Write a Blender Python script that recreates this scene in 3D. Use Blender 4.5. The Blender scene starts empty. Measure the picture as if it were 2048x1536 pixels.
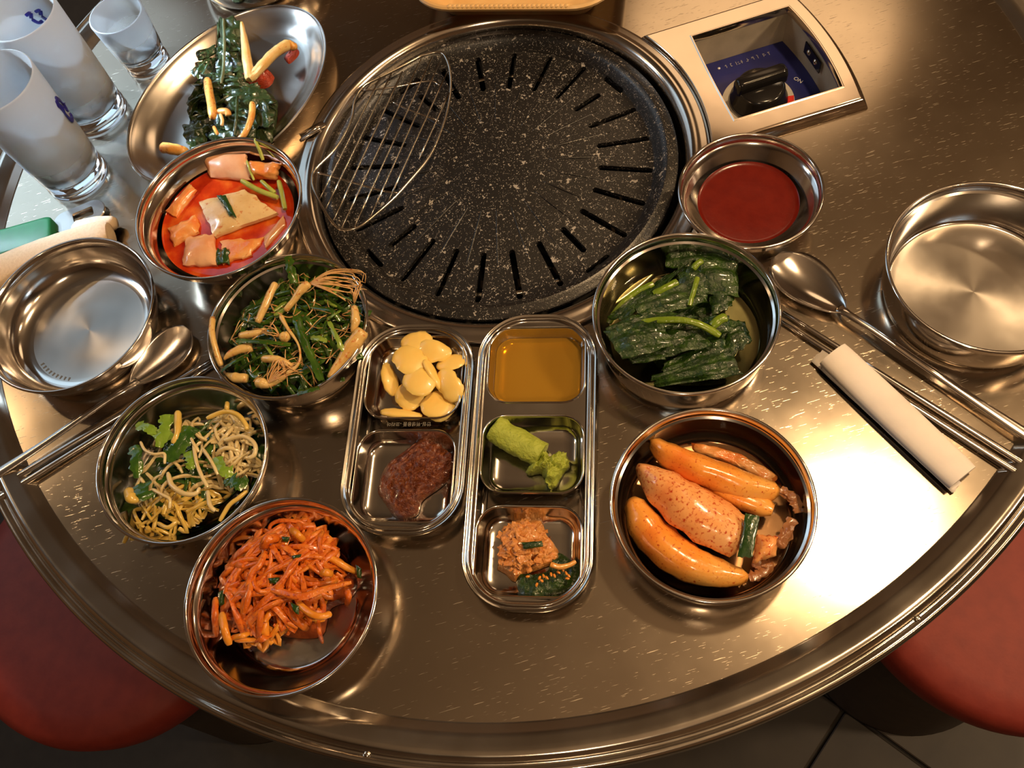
import bpy, bmesh, math, random
from math import sin, cos, pi, sqrt, radians, atan2, hypot
from mathutils import Vector, Matrix, noise
R = random.Random(7)
sc = bpy.context.scene
col = sc.collection

# ------------------------------------------------------------------ camera, world, light, exposure
FPX, PITCH, ROLL = 1779.13, 0.457931865, -0.298273738
CAM = Vector((-0.0443196, -0.5030812, 0.6016764))
ROT = Matrix.Rotation(PITCH, 3, 'X') @ Matrix.Rotation(ROLL, 3, 'Z')
cd = bpy.data.cameras.new('camera'); cam = bpy.data.objects.new('camera', cd); col.objects.link(cam)
cam.matrix_world = Matrix.Translation(CAM) @ ROT.to_4x4()
cd.sensor_width = 36; cd.lens = FPX / 2048 * 36; cd.clip_start = 0.01
sc.camera = cam
sc.view_settings.view_transform = 'Standard'; sc.view_settings.look = 'None'
sc.view_settings.gamma = 1; sc.view_settings.use_curve_mapping = False
sc.view_settings.exposure = 0.38
sc.cycles.use_denoising = True
sc.cycles.sample_clamp_indirect = 6
sc.cycles.max_bounces = 8
sc.cycles.use_adaptive_sampling = True; sc.cycles.adaptive_threshold = 0.02
sc.cycles.caustics_reflective = False; sc.cycles.caustics_refractive = False

world = bpy.data.worlds.new('world'); sc.world = world; world.use_nodes = True
world.node_tree.nodes['Background'].inputs[0].default_value = (0.30, 0.20, 0.12, 1)
world.node_tree.nodes['Background'].inputs[1].default_value = 0.15

def area(name, loc, target, size, power, color, size_y=None, shape='DISK', spread=180):
    l = bpy.data.lights.new(name, 'AREA'); l.energy = power; l.color = color; l.shape = shape; l.size = size
    if size_y: l.size_y = size_y
    l.spread = radians(spread)
    o = bpy.data.objects.new(name, l); col.objects.link(o); o.location = loc
    d = Vector(target) - Vector(loc); o.rotation_euler = d.to_track_quat('-Z', 'Y').to_euler()
    return o
WARM = (1.0, 0.66, 0.34); WARM2 = (1.0, 0.72, 0.44); COOL = (0.62, 0.82, 1.0)
CEIL = 1.72
area('main_lamp', (0.68, -0.04, CEIL - .02), (0.15, -0.25, 0), 0.12, 13, WARM)
area('right_fill', (1.95, -0.95, 1.6), (0.1, -0.1, 0), 0.28, 20, WARM2)  # added warm fill for the food, placed outside the table's reflection
area('rear_lamp', (-0.35, -1.45, CEIL - .02), (0, 0, 0), 0.10, 5, WARM2)
area('small_lamp', (-1.75, 1.10, CEIL - .02), (-.2, 0, 0), 0.07, 3, WARM)
area('small_lamp', (1.05, -1.15, CEIL - .02), (0, -.2, 0), 0.07, 3.5, WARM)
area('side_lamp', (1.9, 0.35, CEIL - .02), (0, 0, 0), 0.12, 4, WARM)
area('window_light', (-1.3, 2.22, 0.95), (-0.3, 0.2, 0.2), 2.0, 5, COOL, 1.3, 'RECTANGLE')
area('side_fill', (-2.15, 0.9, 1.3), (-0.3, 0.1, 0.05), 0.4, 4, COOL, 0.5, 'RECTANGLE')  # added cool fill for glasses and bowl glints, not a window
area('cool_fill_spot', (-1.9, 1.1, 1.5), (-0.47, 0.28, 0.08), 0.12, 2.2, COOL, spread=9)  # added narrow beam that brightens the glasses
area('ceiling_fill', (0.25, -0.95, 0.75), (0.1, -0.35, CEIL), 0.35, 8, (1, .86, .70))  # added upward fill so the steel mirrors a brighter ceiling
area('ceiling_fill', (1.5, 0.2, 0.6), (1.2, 0.6, CEIL), 0.35, 4, (1, .82, .62))  # second added upward fill, brightens the ceiling on the right

def at(px, py, z=0.0):
    d = ROT @ Vector(((px - 1024) / FPX, -(py - 768) / FPX, -1))
    return CAM + d * ((z - CAM.z) / d.z)
def cr(ox, oy, s, pts): return [(ox + x / s, oy + y / s) for x, y in pts]

# ------------------------------------------------------------------ helpers
def node_mat(name):
    m = bpy.data.materials.new(name); m.use_nodes = True
    nt = m.node_tree; return m, nt, nt.nodes['Principled BSDF']
def setp(b, **k):
    for n, v in k.items():
        n = n.replace('_', ' ')
        if n in b.inputs: b.inputs[n].default_value = v
def N(nt, t, **k):
    n = nt.nodes.new(t)
    for a, v in k.items():
        if a.startswith('i_'):
            key = a[2:]; n.inputs[int(key) if key.isdigit() else key].default_value = v
        else: setattr(n, a, v)
    return n
def c4(c): return (c[0], c[1], c[2], 1)
def ramp(nt, fac, stops):
    r = nt.nodes.new('ShaderNodeValToRGB'); e = r.color_ramp.elements
    while len(e) < len(stops): e.new(0.5)
    for i, (p, c) in enumerate(stops):
        e[i].position = p; e[i].color = c4(c) if len(c) == 3 else c
    nt.links.new(fac, r.inputs[0]); return r
def coords(nt, scale=(1, 1, 1), rot=(0, 0, 0)):
    tc = N(nt, 'ShaderNodeTexCoord'); mp = N(nt, 'ShaderNodeMapping')
    mp.inputs['Scale'].default_value = scale; mp.inputs['Rotation'].default_value = rot
    nt.links.new(tc.outputs['Object'], mp.inputs['Vector']); return mp.outputs[0]
def bump(nt, b, h, strength=.3, dist=.001, prev=None):
    n = N(nt, 'ShaderNodeBump'); n.inputs['Strength'].default_value = strength; n.inputs['Distance'].default_value = dist
    nt.links.new(h, n.inputs['Height'])
    if prev: nt.links.new(prev, n.inputs['Normal'])
    nt.links.new(n.outputs[0], b.inputs['Normal']); return n.outputs[0]

def food(name, c1, c2, c3=None, scale=120, rough=.25, sss=.15, bmp=.4, spots=None, coat=.3, stretch=(1, 1, 1)):
    m, nt, b = node_mat(name)
    v = coords(nt, stretch)
    n = N(nt, 'ShaderNodeTexNoise', i_Scale=scale, i_Detail=5); nt.links.new(v, n.inputs['Vector'])
    st = [(.3, c1), (.62, c2)] if c3 is None else [(.25, c1), (.5, c2), (.72, c3)]
    cc = ramp(nt, n.outputs['Fac'], st).outputs[0]
    if spots:
        n3 = N(nt, 'ShaderNodeTexNoise', i_Scale=spots[1] * 1.5, i_Detail=6); nt.links.new(coords(nt), n3.inputs['Vector'])
        f = ramp(nt, n3.outputs['Fac'], [(spots[2] - .04, (0, 0, 0)), (spots[2] + .10, (1, 1, 1))])
        mx = N(nt, 'ShaderNodeMix', data_type='RGBA'); nt.links.new(f.outputs[0], mx.inputs[0])
        nt.links.new(cc, mx.inputs[6]); mx.inputs[7].default_value = c4(spots[0]); cc = mx.outputs[2]
    nt.links.new(cc, b.inputs['Base Color'])
    setp(b, Roughness=rough, Coat_Weight=coat, Coat_Roughness=.08)
    if sss: setp(b, Subsurface_Weight=sss * .6, Subsurface_Scale=.004); b.inputs['Subsurface Radius'].default_value = (1, .5, .25)
    n2 = N(nt, 'ShaderNodeTexNoise', i_Scale=scale * 3.5, i_Detail=4); nt.links.new(v, n2.inputs['Vector'])
    bump(nt, b, n2.outputs['Fac'], bmp, .0012)
    return m

def plain(name, c, rough=.5, metal=0, **k):
    m, nt, b = node_mat(name); setp(b, Base_Color=c4(c), Roughness=rough, Metallic=metal, **k)
    n = N(nt, 'ShaderNodeTexNoise', i_Scale=60, i_Detail=4); nt.links.new(coords(nt), n.inputs['Vector'])
    r = ramp(nt, n.outputs['Fac'], [(.3, tuple(x * .85 for x in c)), (.7, tuple(min(1, x * 1.1) for x in c))])
    nt.links.new(r.outputs[0], b.inputs['Base Color']); return m

def steel(name, c=(.72, .69, .65), rough=.13, aniso=0, bstr=.05, scratch=0, rvar=.05):
    m, nt, b = node_mat(name); setp(b, Metallic=1, Roughness=rough, Base_Color=c4(c))
    v = coords(nt)
    n = N(nt, 'ShaderNodeTexNoise', i_Scale=22, i_Detail=6); nt.links.new(v, n.inputs['Vector'])
    mr = N(nt, 'ShaderNodeMapRange', i_3=rough - rvar, i_4=rough + rvar); nt.links.new(n.outputs['Fac'], mr.inputs[0])
    mr.inputs[1].default_value = .3; mr.inputs[2].default_value = .7
    rr = mr.outputs[0]
    if scratch:
        acc = None
        for ang, s in ((.35, 1), (-.9, 1.3), (1.3, .8), (2.2, 1.1), (.9, 1.6)):
            sn = N(nt, 'ShaderNodeTexNoise', i_Scale=1, i_Detail=1, i_Roughness=.4)
            nt.links.new(coords(nt, (75 * s, 1500 * s, 1), (0, 0, ang)), sn.inputs['Vector'])
            r = ramp(nt, sn.outputs['Fac'], [(.755, (0, 0, 0)), (.80, (1, 1, 1))])
            if acc is None: acc = r.outputs[0]
            else:
                a = N(nt, 'ShaderNodeMath', operation='MAXIMUM'); nt.links.new(acc, a.inputs[0]); nt.links.new(r.outputs[0], a.inputs[1]); acc = a.outputs[0]
        a = N(nt, 'ShaderNodeMath', operation='MULTIPLY_ADD'); nt.links.new(acc, a.inputs[0]); a.inputs[1].default_value = .22; nt.links.new(rr, a.inputs[2]); rr = a.outputs[0]
        h = N(nt, 'ShaderNodeTexNoise', i_Scale=1, i_Detail=3)
        nt.links.new(coords(nt, (30, 600, 1), (0, 0, .2)), h.inputs['Vector'])
        p = bump(nt, b, h.outputs['Fac'], .03, .00005)
        bump(nt, b, acc, scratch, .0004, p)
    else:
        n2 = N(nt, 'ShaderNodeTexNoise', i_Scale=9, i_Detail=2); nt.links.new(v, n2.inputs['Vector'])
        bump(nt, b, n2.outputs['Fac'], bstr, .004)
    nt.links.new(rr, b.inputs['Roughness'])
    if aniso:
        setp(b, Anisotropic=aniso)
        t = N(nt, 'ShaderNodeTangent', direction_type='RADIAL', axis='Z'); nt.links.new(t.outputs[0], b.inputs['Tangent'])
    return m

M = {}
M['table'] = steel('brushed_table_steel', (.58, .50, .40), .155, scratch=.09, rvar=.02)
M['rim'] = steel('table_rim_steel', (.66, .61, .54), .16)
M['ring'] = steel('grill_ring_steel', (.60, .54, .48), .17)
M['bowl'] = steel('bowl_steel', (.74, .70, .66), .12)
M['bowl_floor'] = steel('bowl_floor_steel', (.66, .62, .57), .22, aniso=.6)
M['tray'] = steel('tray_steel', (.70, .66, .60), .14)
M['cut'] = steel('cutlery_steel', (.74, .70, .66), .14)
M['plate'] = steel('plate_steel', (.74, .70, .66), .2)
M['wire'] = steel('wire_steel', (.62, .56, .48), .2)

def mk(name, V, F, mat, parent=None, label=None, cat=None, group=None, kind=None, smooth=True, mats=None, fm=None, auto=None):
    me = bpy.data.meshes.new(name)
    V = [Vector(v) for v in V]
    if parent is None:
        n = len(V); cx = sum(v.x for v in V) / n; cy = sum(v.y for v in V) / n; cz = min(v.z for v in V); o0 = Vector((cx, cy, cz))
    else:
        o0 = parent['_o']; o0 = Vector(o0)
    me.from_pydata([tuple(v - o0) for v in V], [], F)
    for mm in (mats or [mat]): me.materials.append(mm)
    if fm: me.polygons.foreach_set('material_index', fm)
    if smooth:
        me.polygons.foreach_set('use_smooth', [True] * len(me.polygons))
        if auto is not None: me.set_sharp_from_angle(angle=radians(auto))
    me.update()
    o = bpy.data.objects.new(name, me); col.objects.link(o)
    if parent is None: o.location = o0
    else:
        o.parent = parent; d = o0 - Vector(parent['_o'])
    o['_o'] = tuple(o0)
    if label: o['label'] = label
    if cat: o['category'] = cat
    if group: o['group'] = group
    if kind: o['kind'] = kind
    return o
def root(name, loc, label, cat, group=None):
    o = bpy.data.objects.new(name, None); col.objects.link(o); o.location = loc; o.empty_display_size = .02
    o['_o'] = tuple(loc); o['label'] = label; o['category'] = cat
    if group: o['group'] = group
    return o

def lathe(prof, c=(0, 0), n=96, z0=0, close=True):
    V = []; F = []; rings = []
    for r, z in prof:
        if r < 1e-6: rings.append([len(V)]); V.append((c[0], c[1], z + z0))
        else:
            rings.append(list(range(len(V), len(V) + n)))
            V += [(c[0] + r * cos(2 * pi * i / n), c[1] + r * sin(2 * pi * i / n), z + z0) for i in range(n)]
    for a, b in zip(rings, rings[1:]):
        for i in range(n):
            j = (i + 1) % n
            if len(a) == 1 and len(b) == 1: continue
            if len(a) == 1: F.append((a[0], b[j], b[i]))
            elif len(b) == 1: F.append((a[i], a[j], b[0]))
            else: F.append((a[i], a[j], b[j], b[i]))
    return V, F
def merge(*parts):
    V = []; F = []
    for v, f in parts:
        o = len(V); V += list(v); F += [tuple(i + o for i in g) for g in f]
    return V, F
def box(x0, y0, z0, x1, y1, z1):
    V = [(x, y, z) for z in (z0, z1) for y in (y0, y1) for x in (x0, x1)]
    return V, [(0, 2, 3, 1), (4, 5, 7, 6), (0, 1, 5, 4), (2, 6, 7, 3), (0, 4, 6, 2), (1, 3, 7, 5)]
def xf(VF, mat): return [mat @ Vector(v) for v in VF[0]], VF[1]
def catmull(P, k=5):
    P = [Vector(p) for p in P]
    if len(P) < 3: return [P[0].lerp(P[-1], i / k) for i in range(k + 1)]
    Q = [2 * P[0] - P[1]] + P + [2 * P[-1] - P[-2]]; out = []
    for i in range(1, len(Q) - 2):
        a, b, c, d = Q[i - 1:i + 3]
        for j in range(k):
            t = j / k
            out.append(.5 * ((2 * b) + (c - a) * t + (2 * a - 5 * b + 4 * c - d) * t * t + (3 * b - a - 3 * c + d) * t ** 3))
    out.append(P[-1]); return out
ORG = 0.0; WS = 1.0
def tube(P, w, t=None, n=8, twist=0.0, tw0=0.0, k=5, ends=.8, closed=False, rag=0.0, org=None, ws=None, tri=0):
    """elliptical section (half-width w sideways, half-height t) swept along smooth P; w, t may be lists over the length"""
    P = catmull(list(P) + ([P[0]] if closed else []), k)
    if closed: P = P[:-1]
    m = len(P); V = []; F = []
    def f(v, s):
        if isinstance(v, (int, float)): return v
        u = s * (len(v) - 1); i = min(int(u), len(v) - 2); return v[i] + (v[i + 1] - v[i]) * (u - i)
    t = w if t is None else t; org = ORG if org is None else org; sd = R.uniform(0, 99); ws = WS if ws is None else ws
    for i in range(m):
        a = P[(i - 1) % m] if closed or i else P[i]; b = P[(i + 1) % m] if closed or i < m - 1 else P[i]
        T = (b - a).normalized() if (b - a).length > 1e-9 else Vector((1, 0, 0))
        S = T.cross(Vector((0, 0, 1)))
        if S.length < .05: S = Vector((1, 0, 0))
        S.normalize(); U = S.cross(T)
        s = i / max(1, m - 1); ang = tw0 + twist * s
        S2 = S * cos(ang) + U * sin(ang); U2 = U * cos(ang) - S * sin(ang)
        e = ws
        if not closed:
            if i == 0 or i == m - 1: e = ends * ws
        for q in range(n):
            p = 2 * pi * q / n; rr = 1 + (R.uniform(-rag, rag) if rag else 0)
            if tri: rr *= 1 + tri * cos(3 * (p - pi / 2))
            if org: rr *= 1 + org * (noise.noise(Vector((i * .45 + sd, cos(p), sin(p)))) + .6 * noise.noise(Vector((i * .12 + sd, 2.5 * cos(p), 2.5 * sin(p)))))
            V.append(P[i] + S2 * cos(p) * f(w, s) * e * rr + U2 * sin(p) * f(t, s) * e * rr)
    for i in range(m if closed else m - 1):
        for q in range(n):
            a = i * n + q; b = i * n + (q + 1) % n; c = ((i + 1) % m) * n + (q + 1) % n; d = ((i + 1) % m) * n + q
            F.append((a, b, c, d))
    if not closed:
        F.append(tuple(range(n))[::-1]); F.append(tuple((m - 1) * n + q for q in range(n)))
    return V, F
def fixn(VF):
    bm = bmesh.new(); vs = [bm.verts.new(v) for v in VF[0]]
    for f in VF[1]:
        try: bm.faces.new([vs[i] for i in f])
        except ValueError: pass
    bmesh.ops.recalc_face_normals(bm, faces=bm.faces); bm.verts.index_update()
    r = [v.co.copy() for v in bm.verts], [tuple(v.index for v in f.verts) for f in bm.faces]; bm.free(); return r
def patch(c4pts, nx=10, ny=8, th=.003, bulge=0.0, amp=0.0, freq=60, edge=.1, ribs=0, ribh=0):
    """a slab spanning four corner points (in order), bulged, roughened, with thickness th"""
    A, B, C, D = [Vector(p) for p in c4pts]; nrm = (B - A).cross(D - A).normalized()
    if nrm.z < 0: nrm = -nrm
    V = []; F = []; sd = R.uniform(0, 100)
    def pt(i, j, s):
        u = i / nx; v = j / ny
        p = A.lerp(B, u).lerp(D.lerp(C, u), v)
        nn = noise.noise(Vector((p.x * freq + sd, p.y * freq, p.z * freq)))
        eu = noise.noise(Vector((u * 5 + sd, v * 5, 3.1))); ev = noise.noise(Vector((u * 5, v * 5 + sd, 7.7)))
        p = p + (B - A) * eu * edge * .4 + (D - A) * ev * edge * .4
        h = bulge * (1 - (2 * u - 1) ** 2) * (1 - (2 * v - 1) ** 2) + nn * amp
        if ribs: h += ribh * sin(v * ribs * 2 * pi)
        tt = th * (.5 if s else -.5) * (.55 + .45 * min(1, 6 * min(u, 1 - u, v, 1 - v)))
        return p + nrm * (h + tt)
    for s in (1, 0):
        for j in range(ny + 1):
            for i in range(nx + 1): V.append(pt(i, j, s))
    o = (nx + 1) * (ny + 1)
    for j in range(ny):
        for i in range(nx):
            a = j * (nx + 1) + i; F.append((a, a + 1, a + nx + 2, a + nx + 1)); F.append((o + a, o + a + nx + 1, o + a + nx + 2, o + a + 1))
    for i in range(nx):
        F.append((i, o + i, o + i + 1, i + 1)); a = ny * (nx + 1) + i; F.append((a, a + 1, o + a + 1, o + a))
    for j in range(ny):
        a = j * (nx + 1); b = a + nx + 1; F.append((a, b, o + b, o + a)); a += nx; b += nx; F.append((a, o + a, o + b, b))
    return fixn((V, F))
def blob(outline, z0, H, amp=.001, freq=150, rings=10, seg=56, power=.5, sag=0.0):
    """a heap over a closed outline (world xy), height H, roughened; flat underside"""
    P = catmull([Vector((p[0], p[1], 0)) for p in outline] + [Vector((outline[0][0], outline[0][1], 0))], 8)[:-1]
    c = sum(P, Vector()) / len(P); m = len(P); V = []; F = []; sd = R.uniform(0, 50)
    for r in range(rings + 1):
        s = 1 - r / rings
        for i in range(m):
            p = c.lerp(P[i], s); q = Vector((p.x * freq + sd, p.y * freq, s * 2))
            h = H * max(0, 1 - s ** 2) ** power
            a = amp * (noise.noise(q) + .5 * noise.noise(q * 2.3) + .25 * noise.noise(q * 5)) * (1 if r else .2)
            if r == rings: p = c
            V.append((p.x + (a if r < rings else 0) * .6, p.y, z0 + h + (a if r else 0)))
            if r == rings: break
    for r in range(rings - 1):
        for i in range(m):
            j = (i + 1) % m; F.append((r * m + i, r * m + j, (r + 1) * m + j, (r + 1) * m + i))
    t = rings * m
    for i in range(m): F.append(((rings - 1) * m + i, (rings - 1) * m + (i + 1) % m, t))
    F.append(tuple(range(m))[::-1])
    return V, F
def ell(c, rx, ry, a=0, n=12):
    return [(c[0] + rx * cos(t) * cos(a) - ry * sin(t) * sin(a), c[1] + rx * cos(t) * sin(a) + ry * sin(t) * cos(a)) for t in [2 * pi * i / n for i in range(n)]]
def rrect(L, W, r, n=10, e=0.0):
    """rounded rectangle, L along x, W along y, grown by e"""
    L = L / 2 + e; W = W / 2 + e; r = min(r + e, L, W); P = []
    for cx, cy, a0 in ((L - r, W - r, 0), (-L + r, W - r, 90), (-L + r, -W + r, 180), (L - r, -W + r, 270)):
        for i in range(n + 1):
            a = radians(a0 + 90 * i / n); P.append((cx + r * cos(a), cy + r * sin(a)))
    return P
def fill(loops):
    """flat face set between an outer loop and hole loops; loops = lists of 3d points"""
    bm = bmesh.new(); E = []
    for L in loops:
        vs = [bm.verts.new(p) for p in L]
        E += [bm.edges.new((vs[i], vs[(i + 1) % len(vs)])) for i in range(len(vs))]
    bmesh.ops.triangle_fill(bm, edges=E, use_beauty=True)
    for f in bm.faces:
        f.normal_update()
        if f.normal.z < 0: f.normal_flip()
    def inside(p, L):
        c = False
        for i in range(len(L)):
            a, b = L[i - 1], L[i]
            if (a[1] > p.y) != (b[1] > p.y) and p.x < (b[0] - a[0]) * (p.y - a[1]) / (b[1] - a[1]) + a[0]: c = not c
        return c
    bad = [f for f in bm.faces if any(inside(f.calc_center_median(), L) for L in loops[1:])]
    bmesh.ops.delete(bm, geom=bad, context='FACES_ONLY')
    bm.verts.index_update(); r = [v.co.copy() for v in bm.verts], [tuple(v.index for v in f.verts) for f in bm.faces]; bm.free(); return r
def loft(loops, cap_end=False, cap_start=False):
    n = len(loops[0]); V = [p for L in loops for p in L]; F = []
    for k in range(len(loops) - 1):
        for i in range(n): j = (i + 1) % n; F.append((k * n + i, k * n + j, (k + 1) * n + j, (k + 1) * n + i))
    if cap_end: F.append(tuple((len(loops) - 1) * n + i for i in range(n)))
    if cap_start: F.append(tuple(range(n))[::-1])
    return V, F

# ------------------------------------------------------------------ the room
def struct(name, VF, mat, **k):
    o = mk(name, VF[0], VF[1], mat, smooth=False, **k); o['kind'] = 'structure'; return o
FLOOR = -0.73
M['grout'] = plain('floor_grout', (.03, .025, .02), .8)
M['tile'] = food('floor_tile', (.028, .021, .015), (.045, .034, .024), scale=14, rough=.5, sss=0, bmp=.1, coat=0)
M['wall'] = food('wall_paint', (.16, .10, .06), (.20, .13, .08), scale=3, rough=.8, sss=0, bmp=.05, coat=0)
M['ceil'] = food('ceiling_paint', (.28, .19, .11), (.32, .22, .13), scale=3, rough=.8, sss=0, bmp=.05, coat=0)
M['dark'] = plain('dark_panel', (.05, .035, .025), .6)
fl = struct('floor', box(-2.4, -2.3, FLOOR - .1, 2.4, 2.3, FLOOR - .006), M['grout'])
TS = .40
tile_me = None
for i in range(-3, 4):
    for j in range(-4, 1):
        cx, cy = .14 + i * TS, -.33 + j * TS
        ca, sa = cos(.62), sin(.62)
        if tile_me is None:
            L = [[(x, y, z) for x, y in rrect(TS - .005 - k, TS - .005 - k, .004, 3)] for z, k in ((0, 0), (.005, 0), (.006, .003))]
            V, F = loft(L, cap_end=True)
            tile_me = bpy.data.meshes.new('tile'); tile_me.from_pydata(V, [], F); tile_me.materials.append(M['tile'])
        t = bpy.data.objects.new('tile', tile_me); col.objects.link(t); t.parent = fl
        t.location = (Vector((cx * ca - cy * sa, cx * sa + cy * ca, FLOOR - .006)) - Vector(fl['_o']))
        t.rotation_euler[2] = .62
struct('wall_back', box(-2.4, 2.3, FLOOR, 2.4, 2.4, CEIL), M['wall'])
struct('wall_front', box(-2.4, -2.4, FLOOR, 2.4, -2.3, CEIL), M['wall'])
struct('wall_left', box(-2.4, -2.3, FLOOR, -2.3, 2.3, CEIL), M['wall'])
struct('wall_right', box(2.3, -2.3, FLOOR, 2.4, 2.3, CEIL), M['wall'])
struct('ceiling', box(-2.4, -2.4, CEIL, 2.4, 2.4, CEIL + .1), M['ceil'])

def emis(name, c, st):
    m, nt, b = node_mat(name); setp(b, Base_Color=(.5, .4, .3, 1), Emission_Color=c4(c), Emission_Strength=st); return m
for nm, c, r, mt in (('ceiling_glow', (1.12, 1.66, CEIL), .44, emis('cream_glow', (1.0, .64, .34), 1.2)),):  # added glowing disc, gives the tan reflection in the steel
    V, F = lathe([(r, 0), (r, -.035), (r - .01, -.04), (0, -.045)], c[:2], 64, CEIL)
    o = mk(nm, V, F, mt, auto=40); o['kind'] = 'structure'
V, F = box(-1.95, 1.45, CEIL - .03, -.80, 2.2, CEIL - .002)
mk('ceiling_glow', V, F, emis('cool_glow', (.56, .80, 1.0), 1.0), smooth=False)['kind'] = 'structure'  # added cool glowing panel, for the bluish reflection at left

# ------------------------------------------------------------------ the table
tb = root('grill_table', (0, 0, FLOOR), 'round stainless steel grill table with a raised rounded rim and a grill at its centre', 'table')
RI = .45
hole = [(.1775 * cos(2 * pi * i / 128), .1775 * sin(2 * pi * i / 128), 0) for i in range(128)]
outer = [(RI * cos(2 * pi * i / 192), RI * sin(2 * pi * i / 192), 0) for i in range(192)]
FX0, FX1, FY0, FY1 = .197, .292, -.0375, .0625
def opening(e=0, z=0, n=10):
    P = []
    a0, a1 = math.asin((FY0 - e) / (FX1 + e)), math.asin((FY1 + e) / (FX1 + e))
    for i in range(n + 1):
        a = a0 + (a1 - a0) * i / n; P.append(((FX1 + e) * cos(a), (FX1 + e) * sin(a), z))
    for i in range(n + 1):
        y = FY1 + e + (FY0 - FY1 - 2 * e) * i / n; P.append((FX0 - e - .001 * sin(pi * i / n), y, z))
    return P
V, F = fill([outer, hole, opening(.004)])
mk('tabletop', V, F, M['table'], tb, smooth=False)
prof = [(.4500, 0), (.4512, .0004), (.4560, .0042), (.4600, .0058), (.4640, .0066), (.4672, .0078), (.4700, .0080), (.4722, .0070), (.4738, .0046), (.4752, .0036),
        (.4766, .0038), (.4776, .0050), (.4795, .0056), (.4812, .0048), (.4822, .0028), (.4826, -.002), (.4822, -.028), (.4800, -.031), (.4500, -.031), (.4500, -.002), (.4500, 0)]
V, F = lathe(prof, n=256); F = fixn((V, F)); mk('table_rim', F[0], F[1], M['rim'], tb, auto=50)
for px, py in ((735, 1503), (1829, 1231), (560, 1478)):
    p = at(px, py, .004); a = atan2(p.y, p.x); r = .4755
    if (px, py) == (560, 1478): continue
    V, F = lathe([(0, .0016), (.0012, .0015), (.0022, .0009), (.0026, 0)], (r * cos(a), r * sin(a)), 20, .0036)
    s = mk('rivet', V, F, M['rim'], tb)
# ring around the grill
prof = [(.1785, -.004), (.1785, .0035), (.1775, .0048), (.1750, .0056), (.1715, .0052), (.1690, .0060), (.1660, .0068), (.1625, .0060), (.1598, .0034), (.1582, .0006), (.1578, -.001),
        (.1574, -.004), (.1570, -.024), (.150, -.026), (.150, -.030), (.1785, -.030), (.1785, -.004)]
V, F = fixn(lathe(prof, n=192)); mk('grill_ring', V, F, M['ring'], tb, auto=60)
# dark burner bowl under the pan and the steel burner hoop
V, F = fixn(lathe([(.1565, -.025), (.150, -.045), (.12, -.058), (.05, -.060), (0, -.060), (0, -.066), (.05, -.066), (.125, -.064), (.158, -.046), (.160, -.025), (.1565, -.025)], n=96))
mk('burner_bowl', V, F, plain('burner_black', (.012, .011, .010), .6), tb)
V, F = fixn(lathe([(.1165, -.022), (.1185, -.021), (.1205, -.022), (.1205, -.032), (.1165, -.032), (.1165, -.022)], n=96))
mk('burner_hoop', V, F, M['rim'], tb)
V, F = merge(lathe([(.10, -.031), (.11, -.07), (.11, -.62), (.24, -.70), (.25, -.73), (0, -.73)], n=48))
mk('pedestal', V, F, M['dark'], tb)
V, F = fixn(box(-.012, -.003, 0, .012, .003, .004)); mt = Matrix.Translation(at(627, 264, .004)) @ Matrix.Rotation(radians(17), 4, 'Z')
mk('ring_clip', *xf((V, F), mt), M['rim'], tb)
V, F = tube([at(600, 282, .006), at(622, 268, .008), at(642, 256, .008)], .0016, n=8); mk('ring_clip', V, F, M['cut'], tb)

# burner control frame (annular sector plate), box, panel, dial and knob
def sector(e, z, n=14):
    r0, r1, y0, y1 = .1795 - e * .2, .3035 + e, -.0545 - e, .0795 + e; P = []
    a0, a1 = math.asin(y0 / r1), math.asin(y1 / r1)
    for i in range(n + 1): a = a0 + (a1 - a0) * i / n; P.append((r1 * cos(a), r1 * sin(a), z))
    a0, a1 = math.asin(y0 / r0), math.asin(y1 / r0)
    for i in range(n + 1): a = a1 + (a0 - a1) * i / n; P.append((r0 * cos(a), r0 * sin(a), z))
    return P
fr = mk('control_frame', *fixn(merge(loft([sector(.006, .0002), sector(.0055, .0022), sector(.002, .0072), sector(.0005, .0084), sector(-.0005, .0088)]),
      fill([sector(-.0005, .0088), opening(.002, .0088)]), loft([opening(.002, .0088), opening(.0012, .0094), opening(.0004, .0094), opening(0, .0086), opening(0, .002)]))),
      steel('frame_steel', (.70, .60, .50), .12), tb, auto=35)
M['cream'] = plain('cream_enamel', (.50, .43, .32), .35)
PZ = -.031
V, F = loft([opening(.001, .002), opening(.001, PZ)]); mk('control_box', V, F, M['cream'], tb, auto=30)
V, F = loft([opening(.0012, PZ - .002), opening(.0008, PZ)], cap_end=True)
mk('control_panel', V, F, plain('panel_blue', (.012, .016, .13), .35), tb, smooth=False)
V, F = box(FX1 - .0045, -.032, -.004, FX1 - .001, -.0, .002)
kc = at(1518, 190, PZ + .008); kc = Vector((kc.x, kc.y, 0))
V, F = lathe([(.0315, PZ), (.0315, PZ + .0008), (.0310, PZ + .0012), (0, PZ + .0012)], kc[:2], 48); mk('dial_plate', V, F, plain('dial_white', (.62, .58, .52), .3), tb, auto=40)
red = [(kc.x + r * cos(a), kc.y + r * sin(a), PZ + .0016) for r, a in [(.0225, radians(-12)), (.0312, radians(-12)), (.0312, radians(-30)), (.0312, radians(-44)), (.0225, radians(-44)), (.0225, radians(-28))]]
V, F = loft([[(x, y, PZ + .0008) for x, y, z in red], red], cap_end=True); mk('red_mark', V, F, plain('dial_red', (.75, .02, .01), .4), tb, smooth=False)
M['black'] = plain('black_plastic', (.010, .009, .009), .16)
kp = [(.0245, .0012), (.0255, .003), (.0250, .006), (.0225, .009), (.0215, .017), (.0205, .0195), (.0185, .0205), (0, .0208)]
V, F = lathe([(r, PZ + z) for r, z in kp], kc[:2], 64); kn = mk('knob', V, F, M['black'], tb, auto=50)
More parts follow.
